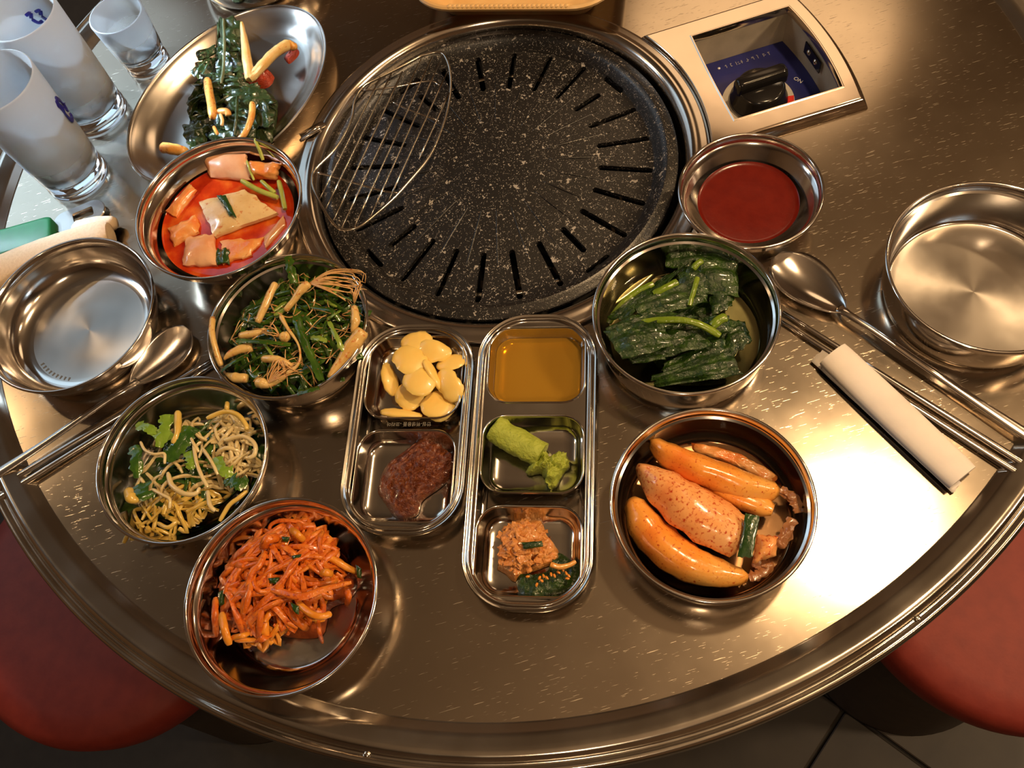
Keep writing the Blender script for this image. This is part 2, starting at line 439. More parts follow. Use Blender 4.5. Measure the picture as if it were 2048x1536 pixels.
g = [[(x, y, z) for x, y in rrect(.047 - 2 * s, .0135 - 2 * s, .004, 6)] for z, s in ((.018, 0), (.0245, 0), (.0285, .0008), (.0300, .0022), (.0304, .0034))]
V, F = loft(g, cap_end=True); mt = Matrix.Translation((kc.x + .001, kc.y + .003, PZ)) @ Matrix.Rotation(radians(2), 4, 'Z')
mk('grip', *xf((V, F), mt), M['black'], kn, auto=50)
M['print'] = plain('white_print', (.7, .7, .7), .5)
def text(name, s, size, loc, rz, mat, parent, ext=.0001, tilt=None):
    cu = bpy.data.curves.new(name, 'FONT'); cu.body = s; cu.size = size; cu.extrude = ext; cu.align_x = 'CENTER'; cu.align_y = 'CENTER'
    o = bpy.data.objects.new(name, cu); cu.materials.append(mat); col.objects.link(o); o.parent = parent
    me = bpy.data.meshes.new_from_object(o.evaluated_get(bpy.context.evaluated_depsgraph_get())); bpy.data.objects.remove(o)
    o = bpy.data.objects.new(name, me); col.objects.link(o); o.parent = parent
    o.location = Vector(loc) - Vector(parent['_o']); o.rotation_euler = (0, 0, rz); return o
p = at(1596, 161, PZ); text('lettering', 'ON', .0055, (p.x, p.y, PZ + .0005), radians(-60), M['print'], tb)
# faint row of worn characters on the blue strip
V = []; F = []
for k in range(9):
    p = at(1453 + k * 10.5, 133 - k * 3.2, PZ)
    for q in range(3):
        a, b = R.uniform(-.0018, .0008), R.uniform(-.002, .002)
        bx = box(a, b, 0, a + R.uniform(.0008, .002), b + .0005, .0003) if q < 2 else box(a, -.002, 0, a + .0005, .0018, .0003)
        V, F = merge((V, F), xf(bx, Matrix.Translation((p.x, p.y, PZ + .0001))))
mk('lettering', V, F, plain('worn_print', (.30, .30, .36), .5), tb, smooth=False)
p = at(1438, 137, PZ); V, F = lathe([(.0012, .0001), (.0012, .0004), (0, .0004)], (p.x, p.y), 16, PZ); mk('dot', V, F, M['print'], tb)
# hinge plate with two screws on the curved inner wall
a = radians(3); hp = Matrix.Rotation(a, 4, 'Z') @ Matrix.Translation((FX1 - .001, 0, -.008))
V, F = box(-.0012, -.014, -.006, 0, .014, .006); hg = mk('hinge_plate', *xf((V, F), hp), M['black'], tb, smooth=False)
for y in (-.006, .006):
    V, F = lathe([(0, .0016), (.0016, .0014), (.0026, .0004), (.0028, 0)], n=16)
    mk('screw', *xf((V, F), hp @ Matrix.Translation((-.0012, y, 0)) @ Matrix.Rotation(-pi / 2, 4, 'Y')), M['rim'], hg)

# ------------------------------------------------------------------ grill pan
m, nt, b = node_mat('marble_coating'); setp(b, Roughness=.33, Specular_IOR_Level=.6)
v = coords(nt); acc = None
wz = N(nt, 'ShaderNodeTexNoise', i_Scale=260, i_Detail=2); nt.links.new(v, wz.inputs['Vector'])
wm = N(nt, 'ShaderNodeMix', data_type='RGBA', blend_type='LINEAR_LIGHT'); wm.inputs[0].default_value = .006; nt.links.new(v, wm.inputs[6]); nt.links.new(wz.outputs['Color'], wm.inputs[7])
for s, th, keep in ((200, .22, .60), (560, .26, .50), (95, .20, .78)):
    vo = N(nt, 'ShaderNodeTexVoronoi', i_Scale=s); nt.links.new(wm.outputs[2], vo.inputs['Vector'])
    lt = N(nt, 'ShaderNodeMath', operation='LESS_THAN'); nt.links.new(vo.outputs['Distance'], lt.inputs[0]); lt.inputs[1].default_value = th
    sp = N(nt, 'ShaderNodeSeparateColor'); nt.links.new(vo.outputs['Color'], sp.inputs[0])
    gt = N(nt, 'ShaderNodeMath', operation='GREATER_THAN'); nt.links.new(sp.outputs[0], gt.inputs[0]); gt.inputs[1].default_value = keep
    mu = N(nt, 'ShaderNodeMath', operation='MULTIPLY'); nt.links.new(lt.outputs[0], mu.inputs[0]); nt.links.new(gt.outputs[0], mu.inputs[1])
    if acc is None: acc = mu.outputs[0]
    else:
        mx = N(nt, 'ShaderNodeMath', operation='MAXIMUM'); nt.links.new(acc, mx.inputs[0]); nt.links.new(mu.outputs[0], mx.inputs[1]); acc = mx.outputs[0]
mx = N(nt, 'ShaderNodeMix', data_type='RGBA'); nt.links.new(acc, mx.inputs[0]); mx.inputs[6].default_value = (.013, .012, .012, 1); mx.inputs[7].default_value = (.36, .33, .30, 1)
nt.links.new(mx.outputs[2], b.inputs['Base Color'])
n2 = N(nt, 'ShaderNodeTexNoise', i_Scale=700, i_Detail=3); nt.links.new(v, n2.inputs['Vector']); bump(nt, b, n2.outputs['Fac'], .25, .0006)
M['pan'] = m
pn = root('grill_pan', (0, 0, -.02), 'round black speckled grill pan with radial slots set in the middle of the table', 'grill pan')
PC = (-.0015, .0035)
prof = [(0, -.0045), (.02, -.0047), (.05, -.0062), (.085, -.0092), (.120, -.0122), (.1335, -.0128), (.1352, -.0122), (.1372, -.0090), (.1410, -.0040), (.1435, -.0014), (.1460, -.0006), (.1485, -.0012), (.1505, -.0024), (.1530, -.0030), (.1548, -.0040),
        (.1550, -.0062), (.1500, -.0070), (.1440, -.0080), (.1400, -.0150), (.1340, -.0165), (.085, -.0135), (.05, -.0105), (.02, -.0090), (0, -.0088)]
V, F = fixn(lathe(prof, PC, 144))
pan = mk('pan_body', V, F, M['pan'], pn)
cv = ([], [])
def slot(r0, r1, a, w):
    L = [[(x, y, z) for x, y in rrect(r1 - r0, w, w / 2 - .0001, 5)] for z in (-.03, .02)]
    V, F = loft(L, True, True)
    return xf((V, F), Matrix.Translation((PC[0], PC[1], 0)) @ Matrix.Rotation(a, 4, 'Z') @ Matrix.Translation(((r0 + r1) / 2, 0, 0)))
NS = 24
for k in range(NS):
    a = radians(83 - 15 * k)
    short = k % 6 == 4
    cv = merge(cv, slot(.088, .118 if short else .134, a, .0052))
    if short: 
        V, F = slot(-.012, .012, 0, .0046); cv = merge(cv, ([Matrix.Translation((PC[0], PC[1], 0)) @ Matrix.Rotation(a, 4, 'Z') @ Matrix.Translation((.1335, 0, 0)) @ Matrix.Rotation(pi / 2, 4, 'Z') @ (Vector(v) - Vector((PC[0], PC[1], 0))) for v in V], F))
cut = mk('cutter', *fixn(cv), M['pan'], pn)
bo = pan.modifiers.new('slots', 'BOOLEAN'); bo.operation = 'DIFFERENCE'; bo.object = cut; bo.solver = 'EXACT'
dg = bpy.context.evaluated_depsgraph_get(); me = bpy.data.meshes.new_from_object(pan.evaluated_get(dg))
pan.modifiers.clear(); pan.data = me; bpy.data.objects.remove(cut)
me.polygons.foreach_set('use_smooth', [True] * len(me.polygons)); me.set_sharp_from_angle(angle=radians(30))
for k in range(NS):
    a = radians(75.5 - 15 * k)
    d = Vector((cos(a), sin(a), 0)); c = Vector((PC[0], PC[1], 0))
    V, F = tube([c + d * .046 + Vector((0, 0, -.0062)), c + d * .066 + Vector((0, 0, -.0074)), c + d * .104 + Vector((0, 0, -.0112))], [.0007, .0011, .0009], [.0004, .0007, .0005], n=6)
    mk('ridge', V, F, M['pan'], pn)

# ------------------------------------------------------------------ wire grate on the pan
O = cr(600, 60, 3.4917, [(850, 180), (960, 155), (1010, 180), (1045, 270), (1053, 400), (1030, 560), (980, 720), (900, 890), (750, 1070), (640, 1190), (490, 1320), (400, 1380), (310, 1395), (250, 1370), (170, 1260), (100, 1120), (85, 1040), (110, 970), (220, 860), (300, 750), (360, 620), (380, 500), (420, 420), (470, 375), (560, 330), (720, 250)])
def gz(x, y):  # leaning: the outer end rests up on the ring
    return .010 - .0035 * min(1, max(0, (x - 640) / 220))
gr = root('wire_grate', at(780, 300, .0), 'small oval wire grate lying on the left side of the black grill pan', 'grate')
gr['_o'] = tuple(gr.location)
V, F = tube([at(x, y, gz(x, y)) for x, y in O], .0013, n=8, closed=True, k=4); mk('frame', V, F, M['wire'], gr)
for A, B in (((140, 1175), (560, 330)), ((180, 1250), (640, 300)), ((235, 1330), (715, 290)), ((290, 1385), (845, 205)), ((380, 1375), (925, 185)), ((490, 1310), (985, 205)), ((620, 1190), (1030, 290)), ((830, 905), (1042, 440))):
    a, b = cr(600, 60, 3.4917, [A, B]); V, F = tube([at(*a, gz(*a) + .0008), at(*b, gz(*b) + .0008)], .0009, n=6); mk('bar', V, F, M['wire'], gr)
for P in ([(105, 990), (300, 1045), (560, 1120), (690, 1140)], [(430, 425), (620, 405), (900, 358), (975, 388)], [(640, 500), (750, 555), (970, 637)]):
    P = cr(600, 60, 3.4917, P); V, F = tube([at(x, y, gz(x, y) - .0012) for x, y in P], .0010, n=6); mk('cross_bar', V, F, M['cut'], gr)

# ------------------------------------------------------------------ bowls
def bowl(c, Rr, h, flat, corner, base, label, mat=None, lip=.0013):
    o = root('steel_bowl', (c[0], c[1], 0), label, 'bowl')
    pi_ = [(Rr - .0004, h - .0004), (Rr - .0022, h - .0022), (Rr - .0026, h - .0062), (Rr - .0042, h - .0072)]
    A = Vector((Rr - .0042, h - .0072)); C = Vector((flat, .0026)); B = Vector(corner)
    inner = pi_ + [tuple(A * (1 - t) ** 2 + B * 2 * t * (1 - t) + C * t * t) for t in [i / 12 for i in range(1, 13)]]
    fl_ = [(flat * .92, .0022), (flat * .5, .0020), (0, .0020)]
    A2 = Vector((Rr - .0030, h - .0080)); B2 = Vector((corner[0] + .0012, .0006)); C2 = Vector((base, .0004))
    outr = [(0, .0010), (base * .9, .0010), (base - .002, 0), (base, .0004)] + [tuple(A2 * (1 - t) ** 2 + B2 * 2 * t * (1 - t) + C2 * t * t) for t in [1 - i / 12 for i in range(1, 13)]] + [(Rr - .0012, h - .0068), (Rr - .0008, h - .003), (Rr - .0002, h - .0004)]
    P = inner + fl_ + outr; n = 112
    V, F = lathe(P, c, n); nf = len(inner)
    fm = []
    k = 0
    for i in range(len(P) - 1):
        cnt = n
        if P[i][0] < 1e-6 and P[i + 1][0] < 1e-6: continue
        fm += [1 if nf - 1 <= i < nf + 2 else 0] * cnt
    F = [tuple(reversed(f)) for f in F]
    mk('body', V, F, None, o, mats=[mat or M['bowl'], M['bowl_floor']], fm=fm, auto=40)
    rp = [(Rr - .0004 + lip * cos(t), h + lip * .8 * sin(t)) for t in [2 * pi * i / 8 for i in range(9)]]
    V, F = fixn(lathe(rp, c, n)); mk('rim', V, F, M['bowl'], o)
    return o
BW = {'el': ((-.3675, -.0445), .0708, .032, .0480, (.063, .0026), .052, 'empty round steel bowl in front of the rolled towel at the left edge'),
      'k': ((-.2285, -.0005), .0690, .050, .0400, (.048, .004), .042, 'deep steel bowl of red water kimchi overlapping the oval plate'),
      's': ((-.1945, -.1195), .0625, .036, .0440, (.057, .0026), .050, 'steel bowl of seasoned green scallions between grill and bean sprouts'),
      'sp': ((-.2880, -.2015), .0640, .034, .0400, (.050, .003), .046, 'steel bowl of bean sprouts and greens left of the shredded orange strips'),
      'sq': ((-.2320, -.3210), .0657, .034, .0420, (.050, .003), .046, 'steel bowl of orange shredded strips nearest the table rim'),
      'g': ((.0885, -.2120), .0652, .042, .0540, (.062, .0028), .056, 'steel bowl of dark blanched greens between grill pan and radish bowl'),
      'r': ((.0565, -.3485), .0648, .039, .0530, (.061, .0028), .055, 'steel bowl of orange radish wedges right of the three-well tray'),
      'sa': ((.1735, -.1230), .0537, .031, .0270, (.038, .005), .030, 'small steel bowl of red dipping sauce below the control frame'),
      'er': ((.2985, -.2465), .0695, .040, .0590, (.0655, .0028), .060, 'empty round steel bowl at the right edge above the spoon'),
      'top': ((-.1690, .3250), .0640, .040, .0500, (.060, .0028), .050, 'steel bowl cut off by the top edge beyond the oval plate')}
for k, v in BW.items(): bowl(*v)
def inbowl(k, dx=0, dy=0): c = BW[k][0]; return (c[0] + dx, c[1] + dy)
# stamped tick marks inside the left empty bowl
V, F = [], []
for i in range(9):
    a = radians(205 + i * 5); c = BW['el'][0]; r = .0455
    V, F = merge((V, F), xf(box(-.0016, -.0007, 0, .0016, .0007, .0002), Matrix.Translation((c[0] + r * cos(a), c[1] + r * sin(a), .0023)) @ Matrix.Rotation(a, 4, 'Z')))
eb = [o for o in bpy.data.objects if o.get('label', '').startswith('empty round steel bowl in front')][0]
mk('stamp', V, F, plain('stamp_grey', (.12, .13, .15), .5), eb, smooth=False)

# ------------------------------------------------------------------ oval plate
pl = root('oval_plate', (-.2145, .1560, 0), 'oval stainless steel plate with dark leafy kimchi beside the glasses', 'plate')
n = 120; ang = radians(41.7)
def ov(sx, sy, z): return [(-.2145 + sx * cos(t) * cos(ang) - sy * sin(t) * sin(ang), .1560 + sx * cos(t) * sin(ang) + sy * sin(t) * cos(ang), z) for t in [2 * pi * i / n for i in range(n)]]
LX, LY = .1130, .0795
rings = [(0, .0178), (.0008, .0190), (.0018, .0188), (.0026, .0176), (.0040, .0170), (.0075, .0150), (.013, .0100), (.019, .0055), (.0235, .0034), (.027, .0026), (.05, .0022)]
L = [ov(LX - e, LY - e, z) for e, z in rings]
V, F = loft(L, cap_end=True)
L2 = [ov(LX - e, LY - e, z) for e, z in [(0, .0178), (.0006, .0166), (.003, .0160), (.012, .0086), (.019, .0040), (.0235, .0010), (.026, .0002)]]
V2, F2 = loft(L2, cap_end=True); F2 = [tuple(reversed(f)) for f in F2]
mk('body', *merge((V, F), (V2, F2)), M['plate'], pl, auto=40)

# ------------------------------------------------------------------ compartment trays
def tray(c, rz, L, W, wells, name, label):
    o = root(name, (c[0], c[1], 0), label, 'tray')
    T = Matrix.Translation((c[0], c[1], 0)) @ Matrix.Rotation(rz, 4, 'Z'); H = .0205; rc = .037
    def lp(e, z): return [(x, y, z) for x, y in rrect(L, W, rc, 12, e)]
    skirt = [(-.012, .0005), (-.0085, .0002), (-.0075, .001), (-.0060, .010), (-.0045, .0150), (-.0035, .0165), (-.0005, .0172), (.0, .0185), (-.0008, .0198), (-.0016, .0196), (-.0022, .0190), (-.0030, .0192), (-.0036, .0204), (-.0046, .0207), (-.0054, .0200), (-.0062, .0186), (-.0074, .0184)]
    mk('rim', *xf(loft([lp(e, z) for e, z in skirt]), T), M['tray'], o, auto=60)
    D = .0184; holes = []; wl = []
    for x0, x1, ww in wells:
        def wp(e, z, x0=x0, x1=x1, ww=ww): return [(x + (x0 + x1) / 2, y, z) for x, y in rrect(x1 - x0, ww, .017, 8, e)]
        holes.append(wp(0, D)); wl.append(loft([wp(0, D), wp(-.0006, D + .0007), wp(-.0014, D + .0005), wp(-.0020, D - .0012), wp(-.0040, .0085), wp(-.0058, .0052), wp(-.0085, .0036), wp(-.0125, .0030), wp(-.016, .0029)], cap_end=True))
    mk('deck', *xf(fill([lp(-.0074, D)] + holes), T), M['tray'], o, smooth=False)
    for w in wl: mk('well', *xf(w, T), M['tray'], o, auto=60)
    return o, T
A_ = radians(71.5)
t2, T2 = tray((-.1247, -.2225), A_, .166, .0905, [(-.074, -.0035, .0735), (.0045, .0735, .0735)], 'two_well_tray', 'two-well steel tray holding garlic slices above brown bean paste')
t3, T3 = tray((-.0448, -.2715), A_, .222, .0895, [(-.102, -.0385, .0735), (-.0305, .0290, .0735), (.0375, .1010, .0735)], 'three_well_tray', 'three-well steel tray holding oil, green wasabi and chopped kimchi')
tx = T2 @ Vector((.0005, 0, 0))
text('lettering', '안심-위생용품 -코리아', .0036, (tx.x, tx.y, .0185), A_ - pi / 2 + pi, plain('engraving', (.28, .24, .18), .5), t2, .00005)

# ------------------------------------------------------------------ spoons and chopsticks
def spoon(tip, neck, hend, label, zb=.0075):
    o = root('steel_spoon', tuple(neck[:2]) + (0,), label, 'spoon')
    d = (neck - tip); Lb = d.length; d.normalize(); s = Vector((-d.y, d.x, 0)); V = []; F = []; nu, nv = 16, 10
    for side in (0, 1):
        for i in range(nu + 1):
            u = i / nu; w = .0215 * (sin(pi * min(1, u * .98 + .012) ** .82)) ** .62 * (1 - .18 * u)
            for j in range(nv + 1):
                v = 2 * j / nv - 1
                z = zb - .0062 * (1 - v * v) * sin(pi * u) ** .8 + .0025 * u
                p = tip + d * (u * Lb) + s * (v * w); V.append((p.x, p.y, z - (.0012 if side else 0)))
        
    m_ = (nu + 1) * (nv + 1)
    for i in range(nu):
        for j in range(nv):
            a = i * (nv + 1) + j; b = a + nv + 1
            F.append((a, b, b + 1, a + 1)); F.append((m_ + a, m_ + a + 1, m_ + b + 1, m_ + b))
    for i in range(nu):
        a = i * (nv + 1); b = a + nv + 1; F.append((a, m_ + a, m_ + b, b)); a += nv; b += nv; F.append((a, b, m_ + b, m_ + a))
    mk('spoon_bowl', *fixn((V, F)), M['cut'], o)
    P = [Vector((neck.x, neck.y, zb)) - d * .006, Vector((neck.x, neck.y, zb + .0022)) + d * .004, neck.lerp(hend, .2) + Vector((0, 0, zb + .002)), neck.lerp(hend, .6) + Vector((0, 0, zb)), hend + Vector((0, 0, zb + .001))]
    mk('handle', *tube(P, [.0050, .0030, .0028, .0034, .0046], [.0010, .0016, .0016, .0014, .0012], n=12), M['cut'], o)
def v2(px, py, z=0): p = at(px, py, z); return Vector((p.x, p.y, 0))
spoon(v2(372, 654, .01), v2(262, 768, .01), v2(262, 768, .01) + (v2(-5, 940, .012) - v2(262, 768, .01)) * 1.12, 'steel spoon left of the sprout bowl', .0075)
spoon(v2(1553, 508, .01), v2(1690, 622, .01), v2(1690, 622, .01) + (v2(2048, 858, .012) - v2(1690, 622, .01)) * 1.15, 'steel spoon right of the tissue roll', .0075)
def stick(a, b, z, label, ext=1.0):
    a = a + Vector((0, 0, z)); b = b + Vector((0, 0, z + .001)); b = a + (b - a) * ext
    V, F = tube([a, a.lerp(b, .5), b], [.0017, .0024, .0034], [.0013, .0017, .0021], n=10, tw0=0)
    z0 = min(v.z for v in V); mk('steel_chopstick', V, F, M['cut'], label=label, cat='chopstick', group='metal chopsticks beside the spoons')
zc = .0095
stick(v2(424, 716, .004), v2(0, 963, zc), .0025, 'upper of two steel chopsticks below the left spoon', 1.15)
stick(v2(424, 728, .004), v2(0, 984, zc), .0025, 'lower of two steel chopsticks below the left spoon', 1.15)
stick(v2(1566, 622, .004), v2(2048, 918, zc), .0025, 'steel chopstick nearer the right spoon', 1.15)
stick(v2(1562, 640, .004), v2(2048, 944, zc), .0025, 'steel chopstick touching the tissue roll', 1.15)

# ------------------------------------------------------------------ tissue roll, towel, opener
M['tissue'] = food('tissue_paper', (.80, .72, .66), (.88, .80, .73), scale=40, rough=.9, sss=.1, bmp=.15, coat=0)
M['towel'] = food('towel_cloth', (.72, .54, .36), (.80, .62, .44), scale=500, rough=.95, sss=.1, bmp=.5, coat=0)
ro = root('tissue_roll', (.195, -.32, 0), 'white paper tissue rolled flat beside the right chopsticks', 'tissue')
a, b = at(1665, 708, .008), at(1925, 955, .008); w = [.0125, .0128, .0130, .0128, .0122]
V, F = tube([a, a.lerp(b, .3), a.lerp(b, .6), b], w, .0062, n=20, k=6, ends=.97); mk('roll', V, F, M['tissue'], ro, auto=50)
V, F = patch([at(1622, 722, .003), at(1648, 700, .003), at(1925, 968, .003), at(1905, 986, .003)], 4, 14, .0008, .0005, .0006, 120, .05); mk('flap', V, F, M['tissue'], ro)
V, F = patch([at(1640, 738, .0045), at(1660, 715, .0065), at(1900, 950, .0065), at(1888, 965, .0045)], 4, 14, .0008, .0005, .0006, 120, .05); mk('flap', V, F, M['tissue'], ro)
V, F = tube([at(222, 470, .014), at(150, 492, .014), at(60, 525, .014), at(-60, 575, .014), at(-150, 610, .014)], [.0150, .0165, .0175, .018, .018], [.012, .0125, .013, .013, .013], n=22, k=6, ends=.8, rag=.012)
tw = mk('rolled_towel', V, F, M['towel'], label='rolled cream towel behind the left empty bowl', cat='towel', auto=60)
V, F = tube([at(234, 445, .008), at(195, 452, .010), at(150, 462, .010)], [.006, .009, .009], [.006, .008, .008], n=14, ends=.7); mk('fold', V, F, M['towel'], tw)
op = root('bottle_opener', tuple(at(105, 440, 0)), 'green handled metal bottle opener behind the rolled towel', 'opener')
op['_o'] = tuple(op.location)
M['green'] = plain('green_plastic', (.002, .10, .03), .45)
a, b = at(110, 462, .006), at(-60, 510, .006)
d = (b - a); Lh = d.length; mt = Matrix.Translation((a + b) / 2) @ Matrix.Rotation(atan2(d.y, d.x), 4, 'Z')
g = [[(x, y, z) for x, y in rrect(Lh - 2 * s, .029 - 2 * s, .006, 6)] for z, s in ((-.006, .001), (-.0055, 0), (.004, 0), (.0055, .001), (.006, .003))]
mk('handle', *xf(fixn(loft(g, True, True)), mt), M['green'], op, auto=50)
a2, b2 = at(108, 455, .004), at(210, 412, .004); d = b2 - a2; Lh = d.length; mt = Matrix.Translation((a2 + b2) / 2 + Vector((0, 0, 0))) @ Matrix.Rotation(atan2(d.y, d.x), 4, 'Z')
def ol(e, z): return [(x, y, z) for x, y in rrect(Lh, .024, .0115, 8, e)]
def oh(e, z): return [(x + .004, y, z) for x, y in rrect(.019, .0105, .002, 8, e)]
Z = [-.001, .001]
hd = merge(loft([ol(-.0006, -.001), ol(0, -.0004), ol(0, .0006), ol(-.0006, .0012)]), fill([ol(-.0006, .0012), oh(0, .0012)]), loft([oh(0, .0012), oh(0, -.001)]))
mk('opener_head', *xf(fixn(hd), mt), M['cut'], op, auto=40)

# ------------------------------------------------------------------ glasses
def glassmat(name, frost):
    m, nt, b = node_mat(name)
    setp(b, Base_Color=(.93, .96, 1, 1), Transmission_Weight=1.0, Roughness=.02 if not frost else .22, IOR=1.45)
    out = nt.nodes['Material Output']
    if frost:
        df = N(nt, 'ShaderNodeBsdfDiffuse'); df.inputs[0].default_value = (.80, .84, .88, 1)
        tr = N(nt, 'ShaderNodeBsdfTranslucent'); tr.inputs[0].default_value = (.80, .85, .90, 1)
        a = N(nt, 'ShaderNodeMixShader'); a.inputs[0].default_value = .5; nt.links.new(df.outputs[0], a.inputs[1]); nt.links.new(tr.outputs[0], a.inputs[2])
        v = coords(nt); n = N(nt, 'ShaderNodeTexNoise', i_Scale=30, i_Detail=3); nt.links.new(v, n.inputs['Vector'])
        sp = N(nt, 'ShaderNodeSeparateXYZ'); nt.links.new(v, sp.inputs[0])
        hz = N(nt, 'ShaderNodeMapRange', i_1=.016, i_2=.045, i_3=0.0, i_4=frost); nt.links.new(sp.outputs[2], hz.inputs[0])
        rp = ramp(nt, n.outputs['Fac'], [(.33, (.45, .45, .45)), (.5, (1, 1, 1))])
        mu = N(nt, 'ShaderNodeMath', operation='MULTIPLY'); nt.links.new(hz.outputs[0], mu.inputs[0]); nt.links.new(rp.outputs[0], mu.inputs[1])
        rr = N(nt, 'ShaderNodeMapRange', i_1=.016, i_2=.04, i_3=.02, i_4=.30); nt.links.new(sp.outputs[2], rr.inputs[0]); nt.links.new(rr.outputs[0], b.inputs['Roughness'])
        mx = N(nt, 'ShaderNodeMixShader'); nt.links.new(mu.outputs[0], mx.inputs[0]); nt.links.new(b.outputs[0], mx.inputs[1]); nt.links.new(a.outputs[0], mx.inputs[2]); nt.links.new(mx.outputs[0], out.inputs[0])
    return m
M['frost'] = glassmat('frosted_glass', .62); M['clear'] = glassmat('clear_glass', .0); M['misty'] = glassmat('misty_glass', .22)
def tumbler(c, h, rb, rt, wall, bottom, label, mat, name='beer_glass', cat='glass', facets=0):
    o = root(name, (c[0], c[1], 0), label, cat)
    P = [(0, .0006), (rb * .7, .0004), (rb - .002, 0), (rb, .0012), (rb + .0002, .004), (rb - .0006, .007), (rb - .0002, .011), (rb + (rt - rb) * .3, h * .35), (rb + (rt - rb) * .7, h * .7), (rt, h - .001), (rt - .0004, h), (rt - wall * .6, h + .0003), (rt - wall, h - .001),
         (rb + (rt - rb) * .7 - wall, h * .7), (rb + (rt - rb) * .3 - wall, h * .35), (rb - wall - .0008, bottom + .004), (rb - wall - .003, bottom + .001), (rb * .5, bottom - .0006), (0, bottom - .001)]
    V, F = lathe(P, c, 72); F = [tuple(reversed(f)) for f in F]
    mk('glass_body', *fixn((V, F)), mat, o, auto=50); return o
g1 = tumbler((-.3705, .1285), .120, .0287, .0346, .0018, .013, 'frosted tall beer glass nearer the rolled towel', M['frost'])
g2 = tumbler((-.3480, .1997), .120, .0300, .0326, .0018, .013, 'frosted tall beer glass beside the shot glass', M['frost'])
g3 = tumbler((-.2925, .2455), .060, .0215, .0257, .0024, .012, 'small clear shot glass beside the oval plate', M['misty'], 'shot_glass')
M['blue'] = plain('blue_print', (.012, .010, .22), .35)
def decal(o, c, h, rb, rt, strokes, a0, z0, sc_, wdt=.0016, out=.0004):
    for S in strokes:
        P = []
        for u, v in catmull([Vector((x, y, 0)) for x, y in S], 6) and [(q.x, q.y) for q in catmull([Vector((x, y, 0)) for x, y in S], 6)]:
            z = z0 + v * sc_; r = rb + (rt - rb) * z / h + out; a = a0 + u * sc_ / r
            P.append(Vector((c[0] + r * cos(a), c[1] + r * sin(a), z)))
        V, F = tube(P, wdt, wdt * .35, n=6, k=1, tw0=pi / 2); V = [(v.x, v.y, v.z) for v in V]; mk('logo', V, F, M['blue'], o)
# swashes of the printed name, seen on the outside of one glass and through the other
decal(g1, (-.3705, .1285), .120, .0287, .0346, [[(-.35, 1), (-.5, .5), (-.45, -.5), (-.3, -1.0), (.1, -1.15), (.3, -.9)], [(-.35, 1), (.0, .75), (.25, .2), (.2, -.4), (.05, -.5)]], radians(3), .0755, .0120, .0026)
decal(g2, (-.3480, .1997), .120, .0300, .0326, [[(1.6, .8), (.9, .9), (1.2, .1), (.8, -.7), (.2, -.6)], [(.3, .8), (-.4, .9), (-.1, .1), (-.5, -.7), (-1.1, -.6)]], radians(84), .0905, .0068, .0017, -.0030)

# ------------------------------------------------------------------ yellow basket at the top edge
bk = root('woven_basket', (.10, .235, 0), 'cream yellow woven plastic basket cut off by the top edge', 'basket')
M['basket'] = food('yellow_plastic', (.72, .44, .17), (.80, .52, .22), scale=30, rough=.35, sss=.1, bmp=.05, coat=.1)
bd = at(1080, 14, .034) - at(880, 15, .034); bang = atan2(bd.y, bd.x); e1, e2 = at(818, 4, .034), at(1228, 2, .034)
LB = (e2 - e1).length + .006; midp = at(1020, 17, .034); nrm = Vector((-sin(bang), cos(bang), 0)); WB = .13
bc = (e1 + e2) / 2; bc = Vector((bc.x, bc.y, 0)); off = (midp - bc).dot(nrm); bc = bc + nrm * (off + WB / 2)
TB = Matrix.Translation((bc.x, bc.y, 0)) @ Matrix.Rotation(bang, 4, 'Z')
def bl(e, z): return [(x, y, z) for x, y in rrect(LB, WB, .042, 10, e)]
mk('shell', *xf(loft([bl(-.028, 0), bl(-.024, .004), bl(-.008, .026), bl(-.0035, .030), bl(0, .031), bl(.0005, .0335), bl(-.001, .035), bl(-.0035, .0345), bl(-.0055, .031), bl(-.012, .024), bl(-.028, .004), bl(-.034, .003)], True, True), TB), M['basket'], bk, auto=50)
for k in range(26):
    x = -LB / 2 + .043 + k * (LB - .086) / 25
    V, F = tube([Vector((x - .003, -WB / 2 + .0015, .0338)), Vector((x, -WB / 2 + .004, .0342)), Vector((x + .004, -WB / 2 + .013, .024))], .0022, .0012, n=6)
    mk('weave_rib', *xf((V, F), TB), M['basket'], bk)

# ------------------------------------------------------------------ stools
M['vinyl'] = food('red_vinyl', (.20, .020, .014), (.24, .027, .017), scale=60, rough=.6, sss=0, bmp=.12, coat=0)
for c, r, lb in (((-.523, -.150), .166, 'round red vinyl stool under the left table edge'), ((.365, -.398), .158, 'round red vinyl stool under the right table edge')):
    o = root('round_stool', (c[0], c[1], FLOOR), lb, 'stool')
    V, F = fixn(lathe([(0, -.276), (r * .5, -.2765), (r * .8, -.279), (r * .93, -.284), (r * .985, -.294), (r, -.308), (r * .992, -.325), (r * .96, -.338), (r * .92, -.342), (0, -.342)], c, 80)); mk('seat', V, F, M['vinyl'], o)
    V, F = fixn(lathe([(r * .90, -.342), (r * .90, -.36), (r * .80, -.365), (r * .74, -.55), (r * .82, -.72), (r * .82, -.73), (0, -.73), (0, -.342), (r * .90, -.342)], c, 64)); mk('base', V, F, M['dark'], o)

